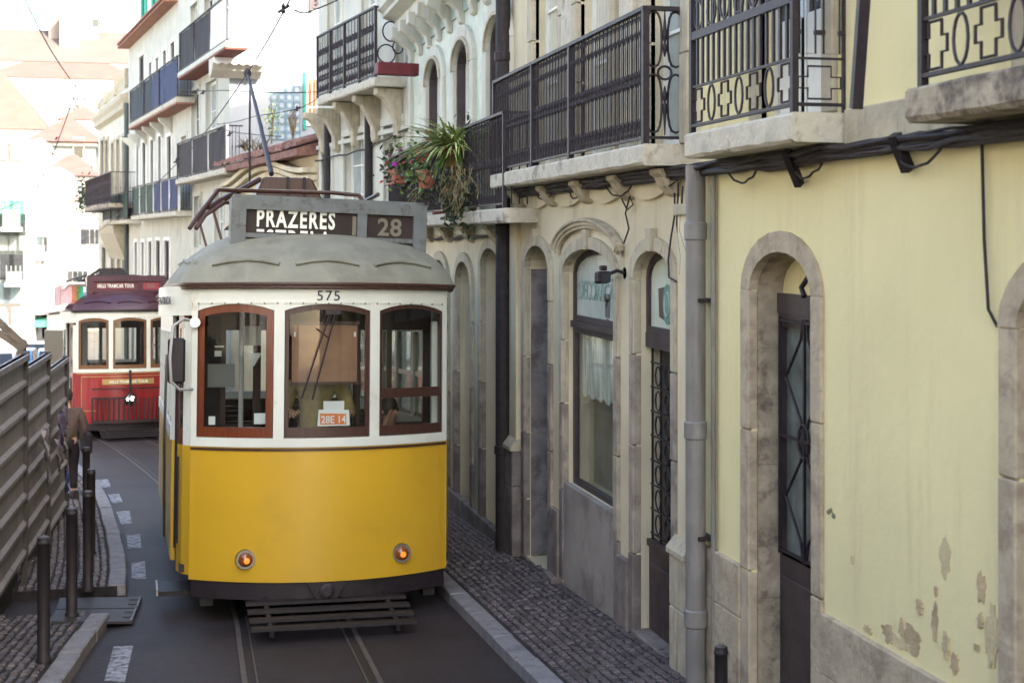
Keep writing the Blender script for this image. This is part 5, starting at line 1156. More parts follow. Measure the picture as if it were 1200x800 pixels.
    for y in (3.2,5.4):
        for s in (-1,1):
            wh = MB().lathe([(.02,-.05),(.36,-.05),(.36,.02),(.39,.025),(.39,.05),(.02,.05)], (s*.45,y,.39-.02), 'X', 20).build('wheel', M['rail_dark'], t)
            MB().lathe([(.05,-.08),(.12,-.06)], (s*.45+(.02 if s > 0 else 0),y,.37), 'X', 10).build('hub', M['rail_dark'], wh)
    MB().box(-1.0,-.9,.4,YE,.12,.30).build('dust_flap', M['tram_dark'], t); MB().box(.9,1.0,.4,YE,.12,.30).build('dust_flap', M['tram_dark'], t)
    return t
# ---- yellow tram
def ysign(p, L_, R_, zb, zt):
    zc = (zb+zt-.1)/2; y = -.0225
    x0 = L_+.13+.10; x1 = .20
    tx = textobj('destination_letters', 'PRAZERES', .15, M['letter_white'], p, (x0-.01,y,zb+.068), (1,0,0), (0,0,1), .030, .003, 'LEFT', .63, 1.22, clip=None)
    textobj('next_letters', 'ESTRELA', .15, M['letter_white'], p, (x0-.01,y,zb-.108), (1,0,0), (0,0,1), .030, .003, 'LEFT', .70, 1.22, clip=[((0,.60,0),(0,-1,0))])
    textobj('route_number', '28', .155, M['letter_grey'], p, (.54,y,zb+.03), (1,0,0), (0,0,1), .02, .003, 'CENTER', 1.0, 1.05)
    MB().box(.205,.238,-.024,-.021,zb+.02,zt-.12).build('blind_edge', M['letter_grey'], p)
def yfront(t):
    for x in (-.655,.655):
        y = bow(x); h = MB().lathe([(.078,.02),(.085,-.01),(.078,-.035),(.060,-.035)], (x,y,.535), 'Y', 18).build('headlight', M['chrome'], t, smooth=40)
        MB().lathe([(.061,-.03),(.058,-.042),(.035,-.056),(.005,-.060)], (x,y,.535), 'Y', 16).build('lens', mat('amber_lens',(.20,.055,.012),.15,.1,30,0,coat=.5), h, smooth=60); MB().lathe([(.026,-.058),(.022,-.064),(.004,-.066)], (x+.008,y,.528), 'Y', 10).build('bulb', M['amber'], h)
    textobj('fleet_number', '575', .085, M['letter_dark'], t, (0,-.0085,2.675), (1,0,0), (0,0,1), .004, .002, 'CENTER', 1.05, 1.15)
    a, b = Vector((-1.352,1.05,0)), Vector((-1.292,.74,0)); d = (b-a).normalized()
    textobj('entrance_lettering', 'ENTRADA', .072, M['letter_dark'], t, a+Vector((0,0,2.645))+Vector((d.y,-d.x,0))*.014, d, (0,0,1), .0, .002, 'LEFT', 1.05)
    # mirror
    mr = MB().box(-1.30,-1.155,.30,.34,1.98,2.36).build('mirror', M['tram_dark'], t, bevel=.02)
    MB().tube([(-1.09,.38,2.50),(-1.17,.33,2.52),(-1.26,.28,2.46),(-1.28,.27,2.2),(-1.27,.28,2.0),(-1.20,.30,1.93),(-1.09,.38,1.93)], .014, 6).build('mirror_arm', M['grey_paint'], mr, smooth=60)
    MB().lathe([(.045,-.04),(.045,.04)], (-1.08,.34,2.49), 'Y', 10).build('side_lamp', M['white_metal'], t)
    # wipers, sun blind, dash card
    MB().tube([(.02,-.03,2.60),(-.22,-.02,1.86)], .007, 5).tube([(.06,-.03,2.58),(-.13,-.02,1.85)], .007, 5).tube([(-.10,-.025,2.44),(.0,-.03,2.36)], .006, 5).build('wiper', M['iron'], t)
    MB().box(-.03,.10,-.04,.0,2.555,2.60).build('wiper_motor', M['iron'], t)
    sb = MB().box(-.285,.265,.13,.145,1.985,2.47).build('sun_blind', M['shade_cloth'], t); MB().box(-.30,.28,.12,.155,1.965,1.99).box(-.30,.28,.12,.155,2.47,2.50).build('blind_rail', M['tram_wood_dark'], sb)
    for x in (-.265,.245): MB().box(x-.008,x+.008,.125,.13,2.37,2.41).build('clip', M['white_metal'], sb)
    ct = MB().box(-1.0,1.0,.42,.60,1.36,1.50).build('dashboard', M['tram_dark'], t)
    ds = MB().box(-.40,.42,.10,.42,1.52,1.56).build('dash_shelf', M['tram_wood_dark'], t)
    # interior: pole, notices, handwheel
    MB().tube([(-.66,.75,.5),(-.66,.75,2.78)], .022, 8).build('grab_pole', M['grey_paint'], t)
    MB().box(-.95,-.72,.70,.71,1.93,2.13).build('notice', mat('notice_grey',(.15,.155,.15),.6,.1), t)
    MB().box(-.60,-.44,1.38,1.39,2.28,2.46).build('ticket_board', M['paper'], t)
    MB().prism([(-.61,2.22),(-.47,2.22),(-.54,2.10)], lambda a,b,d: (a,d,b), .90,.905).build('pennant', M['paper'], t)
    MB().box(-.88,-.82,.95,.96,2.19,2.24).box(-.88,-.80,.95,.96,2.27,2.285).build('notice', M['paper'], t)
    MB().box(-.59,-.48,.20,.205,1.64,1.73).build('sticker', M['paper'], t); MB().box(-.955,-.90,.37,.375,1.63,1.70).build('sticker', M['paper'], t)
    MB().tube([(-.62+.16*math.cos(a),.32+.16*math.sin(a),1.585) for a in [2*math.pi*k/14 for k in range(14)]], .013, 6, True).build('handwheel', M['chrome'], t)
    MB().bar((1.02,.55,.5),(1.02,.55,2.5), .05, .06).build('door_jamb', M['tram_white'], t)
    # trolley pole reaching back to the wire
    zc = 3.36
    for s in ((.96,.40),): pass
yl = gnd(380,730,0); yl = Vector((1.19, 11.83, zg(11.83)))
YROT = (rad(-3.3), rad(.9), rad(1.7))
ytram = make_tram('yellow_tram', 'yellow and white vintage tram signed PRAZERES 28, numbered 575, filling the middle of the street', yl, YROT,
    dict(lower='tram_yellow', white='tram_white', frames=('tram_wood','tram_wood_dark','tram_wood_dark'), bead='tram_wood_dark', roof='tram_roof', gutter='tram_wood_dark', ribdark='tram_roof', signframe='sign_frame', board='sign_board', gear='tram_wood_dark', signroll=1.4, signtext=ysign, front=yfront, halfsash=True, darksides=False))
MT = Matrix.Translation(yl) @ Euler(YROT).to_matrix().to_4x4(); MI = MT.inverted()
a = MI @ atY(318,204,16.2); b = MI @ atY(290,86,20.5)
tp = MB().tube([a,a.lerp(b,.4)+Vector((0,0,.03)),b], [.030,.026,.02], 8).build('trolley_pole', M['iron'], ytram, smooth=60)
MB().lathe([(.03,-.05),(.055,-.03),(.055,.03),(.03,.05)], b, 'X', 10).bar(b-Vector((0,.1,.08)), b+Vector((0,.12,.05)), .05, .09).build('trolley_head', M['iron'], tp)
cd = Vector((.06,.05,1.625)); c_ = thing('route_card', 'white and orange 28E 14 route card propped behind the middle windscreen', 'sign', MT @ cd, YROT)
MB().prism([(-.14,0),(.135,0),(.13,.13),(-.125,.135)], lambda a,b,d: (a,d+b*.15,b), -.004,.004).build('card', M['paper'], c_); MB().prism([(-.115,.012),(.105,.012),(.105,.098),(-.115,.105)], lambda a,b,d: (a,d+b*.15,b), -.0065,-.0045).build('orange_panel', M['orange_print'], c_)
textobj('card_lettering', '28E 14', .062, M['paper'], c_, (-.003,-.005,.024), (1,0,0), (0,.15,1), .02, .002, 'CENTER', .88, 1.0)
MB().box(-.085,.09,.022,.026,.11,.205).build('upper_card', M['paper'], c_)
# ---- red tram
def rsign(p, L_, R_, zb, zt):
    textobj('sign_lettering', 'HILLS TRAMCAR TOUR', .085, M['letter_white'], p, (-.235,-.0225,zb+.07), (1,0,0), (0,0,1), .02, .003, 'CENTER', .60, 1.1)
    MB().box(.36,.72,-.024,-.021,zb+.03,zt-.13).build('small_panel', mat('small_panel_red',(.22,.03,.04),.5,.1), p)
    for z in (.07,.10,.13): MB().box(.45,.62,-.028,-.025,zb+z,zb+z+.015).build('small_lines', M['letter_grey'], p)
def rfront(t):
    y = bow(0)
    h = MB().lathe([(.13,.02),(.14,-.02),(.12,-.06)], (0,0,.86), 'Y', 16).build('headlight', M['tram_dark'], t, smooth=40); MB().lathe([(.115,-.055),(.09,-.07),(.01,-.075)], (0,0,.86), 'Y', 14).build('lens', M['dark_glass'], h, smooth=60)
    MB().lathe([(.045,-.078),(.035,-.085),(.005,-.09)], (.04,0,.88), 'Y', 8).lathe([(.03,-.076),(.02,-.085),(.005,-.088)], (-.055,0,.87), 'Y', 8).build('bulb', M['lamp'], h)
    pl = MB(); band(pl, lin(-.58,.52,10), 1.19, 1.31, -.03, .02); o = pl.build('name_plate', M['gold'], t)
    textobj('plate_lettering', 'HILLS TRAMCAR TOUR', .06, M['letter_white'], t, (-.03,-.034,1.22), (1,0,0), (0,0,1), .01, .003, 'CENTER', .95)
    ln = MB(); band(ln, lin(-1.0,1.0,12), 1.36, 1.375, -.006, .02); band(ln, lin(-1.0,-.985,2), .62, 1.36, -.006, .02); band(ln, lin(-1.0,-.70,3), .62, .635, -.006, .02); ln.build('gold_lining', M['gold'], t)
    # folded cow-catcher
    cc = MB(); band(cc, lin(-.80,.95,10), 1.09, 1.12, -.16, .04); o = cc.build('catcher_rail', M['tram_dark'], t)
    c2 = MB(); band(c2, lin(-.80,.95,10), .36, .42, -.18, .05); c2.build('catcher_rail', M['tram_dark'], t)
    c3 = MB(); band(c3, lin(-.80,-.10,6), .88, .92, -.17, .05); c3.build('catcher_rail', M['tram_dark'], t)
    for k in range(17): x = -.79+k*.107; MB().box(x-.017,x+.017,bow(x)-.17,bow(x)-.13,.38,.90).build('catcher_bar', M['tram_dark'], t)
    MB().bar((0,-.06,.9),(0,-.04,1.50), .05, .04).build('catcher_post', M['tram_dark'], t)
    MB().lathe([(.05,0),(.04,-.05)], (.93,bow(.93),.62), 'Y', 8).build('indicator', M['amber'], t)
    # roadside advertisement board on the roof edge
    ab = MB().box(-1.42,-1.38,.7,2.2,2.95,3.38).build('roof_board', mat('ad_pink',(.45,.25,.28),.5,.35,3), t); MB().box(-1.40,-.92,.66,.70,2.98,3.40).build('roof_board', mat('ad_pink2',(.50,.33,.36),.5,.4,4), t)
    for q,m_ in ((-1.12,'terracotta'),(-1.03,'leaf'),(-.97,'shutter_green')): MB().box(q-.05,q+.05,.645,.658,3.0,3.36).build('board_picture', M[m_], t)
    MB().tube([(-.9,.6,3.42),(-1.25,.6,3.42),(-1.36,.6,3.30)], .03, 6).build('board_bracket', M['white_metal'], t)
    MB().box(-1.29,-1.262,1.5,7.0,1.55,2.4).build('side_blinds', M['white_metal'], t)
    for k in range(18): MB().box(-1.315,-1.29,1.5+k*.31,1.58+k*.31,1.55,2.38).build('blind_slat', M['letter_grey'], t)
R_ = gnd(142,512,0)
make_tram('red_tram', 'dark red and white tour tram with a folded black catcher, waiting farther down the street', Vector((-1.03,32.2,zg(32.2))), (rad(-3.3),rad(.4),rad(9.0)),
    dict(lower='red_body', white='tram_white', frames=('wood_light',)*3, bead='gold', roof='purple_roof', gutter='tram_dark', signframe='purple_roof', board='wine', gear='iron', zc=3.45, signtext=rsign, front=rfront, darksides=False))
# ================================================================== people
def skin_obj(name, m, parent, verts, edges, radii, root=0, sub=1, flat=None):
    me = bpy.data.meshes.new(name); me.from_pydata(verts, edges, []); me.materials.append(m); o = inst(name, me, parent)
    md = o.modifiers.new('skin','SKIN'); md.use_smooth_shade = True; md.branch_smoothing = .4
    for i, v in enumerate(me.skin_vertices[0].data):
        r_ = radii[i]; v.radius = r_ if isinstance(r_, tuple) else (r_,r_); v.use_root = (i == root)
    s = o.modifiers.new('sub','SUBSURF'); s.levels = sub; s.render_levels = sub
    return o
def person(name, label, loc, rot, J, hairm, top, bottom, shoe=True, group=None, long_sleeves=False):
    """J: joints in metres (x right, y forward is -y, z up); one continuous body, clothes as children"""
    t = thing('person', label, 'person', loc, rot, group)
    V, E, R = [], [], []
    def add(p, r_, prev=None):
        V.append(tuple(p)); R.append(r_); i = len(V)-1
        if prev is not None: E.append((prev,i))
        return i
    pel = add(J['pelvis'], (.135,.09)); wst = add(J['waist'], (.11,.08), pel); ch = add(J['chest'], (.125,.085), wst); nk = add(J['neck'], .052, ch)
    hd0 = add(Vector(J['head'])+Vector((0,.01,-.07)), (.060,.068), nk); hd = add(J['head'], (.078,.094), hd0); add(Vector(J['head'])+Vector((0,.012,.085)), (.058,.07), hd)
    for s in ('L','R'):
        sh = add(J['sh'+s], .050, ch); el = add(J['el'+s], .040, sh); wr = add(J['wr'+s], .029, el); d = (Vector(J['wr'+s])-Vector(J['el'+s])).normalized()
        pa = add(Vector(J['wr'+s])+d*.06, (.036,.018), wr); side = d.orthogonal().normalized()
        for k in range(4):
            b = add(Vector(J['wr'+s])+d*.10+side*(k-1.5)*.021, .010, pa); add(Vector(V[b])+d*(.05+.012*(1-abs(k-1.4)/1.5))+Vector((0,-.012,-.012)), .008, b)
        th = add(Vector(J['wr'+s])+d*.05+side*.042, .011, pa); add(Vector(V[th])+d*.035+side*.012, .009, th)
        hp = add(J['hip'+s], .075, pel); kn = add(J['kn'+s], .052, hp); an = add(J['an'+s], .040, kn); add(Vector(J['an'+s])+Vector((0,-.14,-.05)), (.04,.028), an)
    body = skin_obj('body', M['skin'], t, V, E, R, 0)
    h = Vector(J['head'])
    n_ = MB().add([h+Vector((-.014,-.088,-.02)),h+Vector((.014,-.088,-.02)),h+Vector((0,-.090,.028)),h+Vector((0,-.118,-.014))], [(0,1,3),(1,2,3),(2,0,3)]); n_.build('nose', M['skin'], t)
    for s in (-1,1): MB().lathe([(.004,-.006),(.011,-.003),(.004,.004)], h+Vector((s*.032,-.086,.022)), 'Y', 8).build('eye', M['hair'], t); MB().lathe([(.022,-.006),(.02,.006)], h+Vector((s*.080,.01,0)), 'X', 8).build('ear', M['skin'], t)
    MB().box(h.x-.022,h.x+.022,h.y-.090,h.y-.080,h.z-.052,h.z-.045).build('mouth', mat('lips',(.25,.09,.07),.6,.1), t)
    hm_ = MB(); nn = 12; prof = [(.082,-.03),(.094,.02),(.092,.065),(.07,.11),(.035,.135),(.003,.142)]
    for r_,z in prof: hm_.v += [(h.x+r_*.9*math.cos(2*math.pi*k/nn), h.y+.022+r_*math.sin(2*math.pi*k/nn), h.z+z) for k in range(nn)]
    for i in range(len(prof)-1): hm_.f += [(i*nn+k,i*nn+(k+1)%nn,(i+1)*nn+(k+1)%nn,(i+1)*nn+k) for k in range(nn)]
    hm_.build('hair', hairm, t, smooth=70)
    V2 = [J['pelvis'],J['waist'],J['chest'],Vector(J['chest']).lerp(Vector(J['neck']),.62)]; E2 = [(0,1),(1,2),(2,3)]; R2 = [(.165,.12),(.15,.11),(.150,.120),.070]
    for s in ('L','R'):
        k = len(V2); V2 += [J['sh'+s], Vector(J['sh'+s]).lerp(Vector(J['el'+s]), .6)]; E2 += [(2,k),(k,k+1)]; R2 += [.085,.070]
        if long_sleeves: V2 += [J['el'+s], Vector(J['el'+s]).lerp(Vector(J['wr'+s]),.9)]; E2 += [(k+1,k+2),(k+2,k+3)]; R2 += [.055,.042]
    skin_obj('shirt', top, t, [tuple(v) for v in V2], E2, R2, 0)
    V3 = [Vector(J['pelvis']).lerp(Vector(J['waist']),.75),J['pelvis']]; E3 = [(0,1)]; R3 = [(.152,.112),(.17,.125)]
    for s in ('L','R'): k = len(V3); V3 += [J['hip'+s],J['kn'+s],Vector(J['kn'+s]).lerp(Vector(J['an'+s]),.92)]; E3 += [(1,k),(k,k+1),(k+1,k+2)]; R3 += [.10,.072,.056]
    skin_obj('trousers', bottom, t, [tuple(v) for v in V3], E3, R3, 0)
    for s in ('L','R'):
        a_ = Vector(J['an'+s]); MB().prism([(-.10,-.085),(.19,-.085),(.19,-.05),(.10,-.02),(.02,.03),(-.09,.03)], lambda a,b,d: (a_.x+d,a_.y-a+.02,a_.z+b), -.045,.045).build('shoe', M['tram_dark'], t, bevel=.015)
    return t
def seated(lean=0, hands=((-.22,-.38,.28),(.24,-.40,.24)), turn=0):
    return dict(pelvis=(0,0,.06), waist=(0,-.02,.24), chest=(turn,-.03-lean,.44), neck=(turn,-.05-lean,.62), head=(turn,-.08-lean,.76), shL=(-.215+turn,-.03-lean,.53), shR=(.215+turn,-.03-lean,.53),
        elL=(-.28,-.14-lean,.30), elR=(.30,-.16-lean,.28), wrL=hands[0], wrR=hands[1], hipL=(-.10,-.03,.04), hipR=(.10,-.03,.04), knL=(-.13,-.42,.06), knR=(.13,-.42,.06), anL=(-.13,-.42,-.34), anR=(.13,-.42,-.34))
MTp = lambda p: MT @ Vector(p)
person('person', 'tram driver in khaki shirt behind the middle windscreen, face hidden by the brown blind', MTp((-.02,.72,1.42)), YROT, seated(0,((-.24,-.36,.30),(.26,-.36,.28))), M['hair'], M['khaki'], M['dark_cloth'], long_sleeves=True)
person('person', 'passenger in dark clothes leaning low behind the right windscreen', MTp((.66,1.06,.92)), (YROT[0],YROT[1],YROT[2]+rad(25)), seated(.05,((-.16,-.28,.66),(.22,-.3,.42))), M['hair'], M['dark_cloth'], M['dark_cloth'], long_sleeves=True)
for k,(x,z) in enumerate(((-.04,.86),(.66,1.06))):
    pass
# walker at the end of the fence
wp = atY(79.5,500,20.6)
stand = dict(pelvis=(0,0,.80), waist=(0,-.01,.95), chest=(0,-.03,1.12), neck=(0,-.05,1.28), head=(0,-.09,1.40), shL=(-.17,-.02,1.22), shR=(.17,-.02,1.22), elL=(-.22,.04,.98), elR=(.23,-.02,.98), wrL=(-.23,-.05,.77), wrR=(.24,-.12,.80),
    hipL=(-.09,0,.76), hipR=(.09,0,.76), knL=(-.10,-.10,.43), knR=(.10,.03,.42), anL=(-.10,-.06,.085), anR=(.10,.16,.10))
wk = person('person', 'walker in dark clothes with a shoulder bag at the end of the fence', Vector((wp.x,wp.y,zg(wp.y)+.09)), (0,0,rad(200)), stand, M['hair'], M['tan_cloth'], M['black_cloth'], long_sleeves=True)
MB().tube([(.10,-.16,1.26),(.0,-.17,1.1),(-.16,-.10,.92)], .022, 5).build('bag_strap', M['black_cloth'], wk); MB().box(-.30,-.20,-.14,.16,.62,.92).build('shoulder_bag', M['black_cloth'], wk, bevel=.03)
# ================================================================== cars behind the fence
def car(loc, rz, body, label):
    t = thing('parked_car', label, 'car', loc, (0,0,rz), 'cars parked beyond the fence')
    prof = [(-2.0,.25),(-2.05,.55),(-1.95,.80),(-1.15,.90),(.0,.95),(1.6,.90),(1.98,.80),(2.0,.45),(1.95,.25)]
    MB().prism(prof, lambda a,b,d: (a,d,b), -.82,.82).build('body', M[body], t, bevel=.06, smooth=40)
    cab = MB(); lo_ = [(-1.25,.90),(1.55,.90)]; hi = [(-.55,1.42),(1.05,1.42)]
    cab.v = [(lo_[0][0],-.76,.9),(lo_[1][0],-.76,.9),(lo_[1][0],.76,.9),(lo_[0][0],.76,.9),(hi[0][0],-.62,1.42),(hi[1][0],-.62,1.42),(hi[1][0],.62,1.42),(hi[0][0],.62,1.42)]
    cab.f = [(4,5,6,7),(0,1,5,4),(1,2,6,5),(2,3,7,6),(3,0,4,7)]; cb_ = cab.build('cabin', M[body], t, bevel=.04)
    MB().add([(-1.17,-.66,.96),(-1.17,.66,.96),(-.62,.56,1.38),(-.62,-.56,1.38)], [(0,1,2,3)]).build('windscreen', M['dark_glass'], t).location = (-.03,0,.02)
    MB().add([(1.5,-.66,.96),(1.5,.66,.96),(1.1,.56,1.38),(1.1,-.56,1.38)], [(0,1,2,3)]).build('rear_window', M['dark_glass'], t).location = (.04,0,.02)
    for s in (-1,1):
        for a, b in ((-.95,.1),(.18,1.3)): MB().add([(a,s*.77,.96),(b,s*.77,.96),(min(b,1.0),s*.655,1.36),(max(a,-.5),s*.655,1.36)], [(0,1,2,3)]).build('side_window', M['dark_glass'], t)
        MB().lathe([(.07,-.02),(.09,.0)], (-2.02,s*.58,.66), 'X', 10).build('headlight', M['white_paint'], t); MB().box(1.98,2.01,s*.6-.12,s*.6+.12,.6,.75).build('tail_lamp', M['red_flower'], t)
        for x in (-1.25,1.25): wh = MB().lathe([(.2,-.09),(.3,-.09),(.31,0),(.3,.09),(.2,.09)], (x,s*.74,.30), 'Y', 16).build('wheel', M['tyre'], t); MB().lathe([(.19,-.1),(.05,-.11)] if s < 0 else [(.05,.11),(.19,.1)], (x,s*.74,.30), 'Y', 12).build('rim', M['chrome'], wh)
for px, Y, b, rz, lb in [(-1,64,'car_white',92,'white car at the far left behind the fence'),(22,70,'car_blue',88,'blue car behind the jointed steel arm'),(62,68,'car_blue',95,'blue car partly hidden by the red tram side'),(44,76,'car_white',90,'pale car farther back between two blue cars')]:
    p = atY(px,400,Y); car(Vector((p.x,Y,hz(p.x,Y)-.02)), rad(rz), b, lb)
# ================================================================== hillside and the far side of the street
def win_me(w_, h_, fm, pm, shutter=None):
    def mk():
        m = MB().box(-w_/2,w_/2,-.06,.02,0,h_); return m.mesh('window', M[fm]), MB().box(-w_/2+.08,w_/2-.08,-.075,-.062,.08,h_-.08).mesh('pane', M[pm])
    return shared(('win',w_,h_,fm,pm), mk)
def block(name, label, cx, y, w_, d, z0, z1, wm, rz=0, roof=None, rh=2.0, rows=(), roofm='hill_roof', over=.4, cat='house', hip=True):
    """rows: list of (z, [x...], w, h, frame, pane) windows on the front (-y) face"""
    t = thing(name, label, cat, (cx,y,z0), (0,0,rz), None); H = z1-z0
    MB().box(-w_/2,w_/2,0,d,-3,H).build('wall', M[wm], t)
    MB().box(-w_/2-.15,w_/2+.15,-.15,d+.1,H-.35,H-.05).build('cornice', M['hill_white'], t)
    if roof:
        a, b, c = w_/2+over, -over, d+over; ix = min(a*.9, rh*1.6) if hip else 0
        MB().add([(-a,b,H),(a,b,H),(a,c,H),(-a,c,H),(-a+ix,(b+c)/2,H+rh),(a-ix,(b+c)/2,H+rh)], [(0,1,5,4),(1,2,5),(2,3,4,5),(3,0,4),(3,2,1,0)]).build('roof', M[roofm], t)
    for z, xs, ww, hh, fm, pm in rows:
        a, b = win_me(ww,hh,fm,pm)
        for x in xs: o = inst('window', a, t, (x,0,z)); inst('pane', b, o)
    return t
def bl(name, label, pl, pr, pt, pb, Y, d, wm, **k):
    a, b = atY(pl,pt,Y), atY(pr,pb,Y); rows = []
    cx = (a.x+b.x)/2; z0 = min(b.z, hz(cx,Y)-1)
    for py, pxs, ww, hh, fm, pm in k.pop('rows', ()): rows.append((atY(pl,py,Y).z-z0, [atY(q,py,Y).x-cx for q in pxs], ww, hh, fm, pm))
    return block(name, label, cx, Y, b.x-a.x, d, z0, a.z, wm, rows=rows, **k)
# top of the hill
bl('hilltop_hall','long pale building with a wide beige tiled roof along the top of the hill',-120,163,68,100,235,22,'hill_pink',roof=True,rh=6.5,roofm='hill_roof_pale',hip=False)
bl('roof_lantern','pinkish raised roof structure with a dark window on top of the hill',57,115,18,34,243,8,'hill_pink',roof=None,rows=[(30,[112],1.1,1.9,'hill_grey','dark_glass')])
bl('water_tank_house','small white block in front of the pinkish raised roof on the hilltop',70,92,17,32,240,4,'hill_white')
bl('terrace_house','wide white house under an orange roof below the hilltop hall',-20,165,90,130,205,14,'hill_white',roof=True,rh=3.0,rows=[(116,[87,91,95,99],.35,.5,'hill_grey','dark_glass'),(124,[87,92,97],.35,.5,'hill_grey','dark_glass')])
bl('square_house','white house with a small peaked orange roof and a row of tiny windows',72,119,140,165,170,9,'hill_white',roof=True,rh=1.9)
bl('gabled_house','white house with a grey gable below the terraces at the left',30,86,122,160,180,8,'hill_grey',roof=True,rh=1.0,roofm='hill_white')
bl('long_roofed_house','long house with a pale orange roof falling to the left of the hill',-80,52,150,190,150,14,'hill_white',roof=True,rh=6.5,roofm='hill_roof')
bl('grey_green_house','grey green house with one dark window under a broad orange roof',40,112,166,215,135,11,'hill_grey',roof=True,rh=2.6,rows=[(186,[92],1.0,2.0,'hill_white','dark_glass')],over=.9)
bl('pink_house','pinkish house with a rusty orange roof and open eaves',52,108,206,262,112,10,'hill_pink',roof=True,rh=1.9,rows=[(228,[60,70,92],.8,1.5,'hill_white','pale_glass'),(252,[60,100],.8,1.5,'hill_white','pale_glass')],over=.7)
bl('cream_house','cream house behind the red tram with small dark windows',72,140,262,420,96,10,'hill_cream',rows=[(288,[97,102,108,114],.45,1.3,'hill_white','dark_glass'),(318,[84,92,100],.55,1.5,'hill_white','hill_pink'),(338,[76,82,88,94,100],.45,1.2,'hill_white','dark_glass')])
bl('white_flats','white block of flats with turquoise shutters at the far left',-60,30,160,425,84,10,'hill_white',rows=[(214,[2,18],.7,1.4,'hill_white','hill_grey'),(232,[8,18],.5,.9,'hill_white','hill_grey'),(262,[8,20],.9,1.4,'hill_white','teal'),(278,[5,22],.9,1.4,'hill_white','dark_glass'),(330,[8,19],.9,1.8,'hill_grey','dark_glass'),(362,[2,14],1.1,1.6,'hill_white','hill_blue'),(190,[-6,6,16],.8,1.3,'hill_white','hill_pink'),(300,[4,16,26],.8,1.5,'hill_white','hill_grey'),(392,[4,16],1.0,1.8,'hill_white','hill_pink')])
bl('white_house','white house with a pale blue skylight and green shop awning',22,70,196,425,90,10,'hill_white',rows=[(300,[34,44],.9,1.2,'hill_white','hill_blue'),(297,[36,48],.9,1.1,'hill_white','dark_glass'),(328,[28,56],.9,1.6,'hill_white','hill_pink'),(372,[35,46],.9,1.3,'hill_white','hill_grey'),(222,[32,42,54],.6,1.0,'hill_white','hill_grey'),(250,[30,42,56],.7,1.3,'hill_white','hill_pink'),(275,[30,62],.7,1.3,'hill_white','hill_grey'),(398,[58],1.0,2.6,'hill_white','terracotta'),(402,[40],2.2,2.2,'hill_grey','dark_glass')])
def bit(name, label, cat, pl, pr, pt, pb, Y, d, m, parts=None):
    a, b = atY(pl,pt,Y), atY(pr,pb,Y); t = thing(name, label, cat, ((a.x+b.x)/2,Y,b.z)); w_ = b.x-a.x; h_ = a.z-b.z
    MB().box(-w_/2,w_/2,-d,0,0,h_).build(parts or name, M[m], t, bevel=.02); return t, w_, h_
t, w_, h_ = bit('enclosed_balcony','yellow green enclosed balcony on the pinkish house above a dark soffit','balcony',75,100,246,264,110.8,1.2,'hill_cream','panel'); MB().box(-w_/2-.9,w_/2+.2,-1.4,-.0,-.5,-.02).build('slab', M['hill_grey'], t); MB().box(-w_/2+.1,w_/2-.4,-1.3,-.0,-1.1,-.52).build('soffit', M['stone'], t)
t, w_, h_ = bit('glazed_gallery','pale turquoise glazed gallery on the white house','balcony',32,68,341,361,89.6,1.0,'hill_blue','panel')
for k in range(6): MB().box(-w_/2+w_*k/5-.04,-w_/2+w_*k/5+.04,-1.03,-1.0,0,h_).build('mullion', M['hill_white'], t)
MB().box(-w_/2-.2,w_/2+.2,-1.2,0,-.3,-.02).build('slab', M['hill_white'], t)
t, w_, h_ = bit('shop_awning','green awning over a dark shop entrance on the white house','awning',34,55,374,383,89.6,.2,'teal','valance'); MB().add([(-w_/2,-.2,h_),(w_/2,-.2,h_),(w_/2,-1.6,.1),(-w_/2,-1.6,.1),(-w_/2,-.2,h_+.1),(w_/2,-.2,h_+.1),(w_/2,-1.6,.2),(-w_/2,-1.6,.2)], [(0,1,2,3),(7,6,5,4),(0,4,5,1),(1,5,6,2),(2,6,7,3),(3,7,4,0)]).build('canopy', M['teal'], t)
for pl, pr, pt, pb, Y, m, lb in [(6,24,246,266,83.9,'hill_grey','grey green planted balcony on the white flats'),(10,26,318,330,83.9,'hill_blue','pale blue glazed balcony on the white flats'),(30,52,288,300,89.8,'hill_white','white balcony over the turquoise shutters'),(0,10,366,380,83.8,'hill_blue','pale balcony low on the white flats')]:
    t, w_, h_ = bit('far_balcony', lb, 'balcony', pl,pr,pt,pb,Y,1.0,m,'parapet'); MB().box(-w_/2-.1,w_/2+.1,-1.1,0,-.25,-.02).build('slab', M['hill_white'], t)
    for k in range(4): MB().bar((-w_/2+w_*k/3,-1.03,0),(-w_/2+w_*k/3,-1.03,h_+.35), .06).build('post', M['hill_grey'], t)
bl('tiled_annex','low white annex with an orange roof between the terraces and the flats',-90,24,196,240,125,9,'hill_white',roof=True,rh=2.4,roofm='hill_roof_pale')
bl('shed_roofed_house','white house with a blue grey skylight strip left of the grey green house',24,58,172,230,120,8,'hill_white',roof=True,rh=1.0,roofm='hill_blue',over=.2)
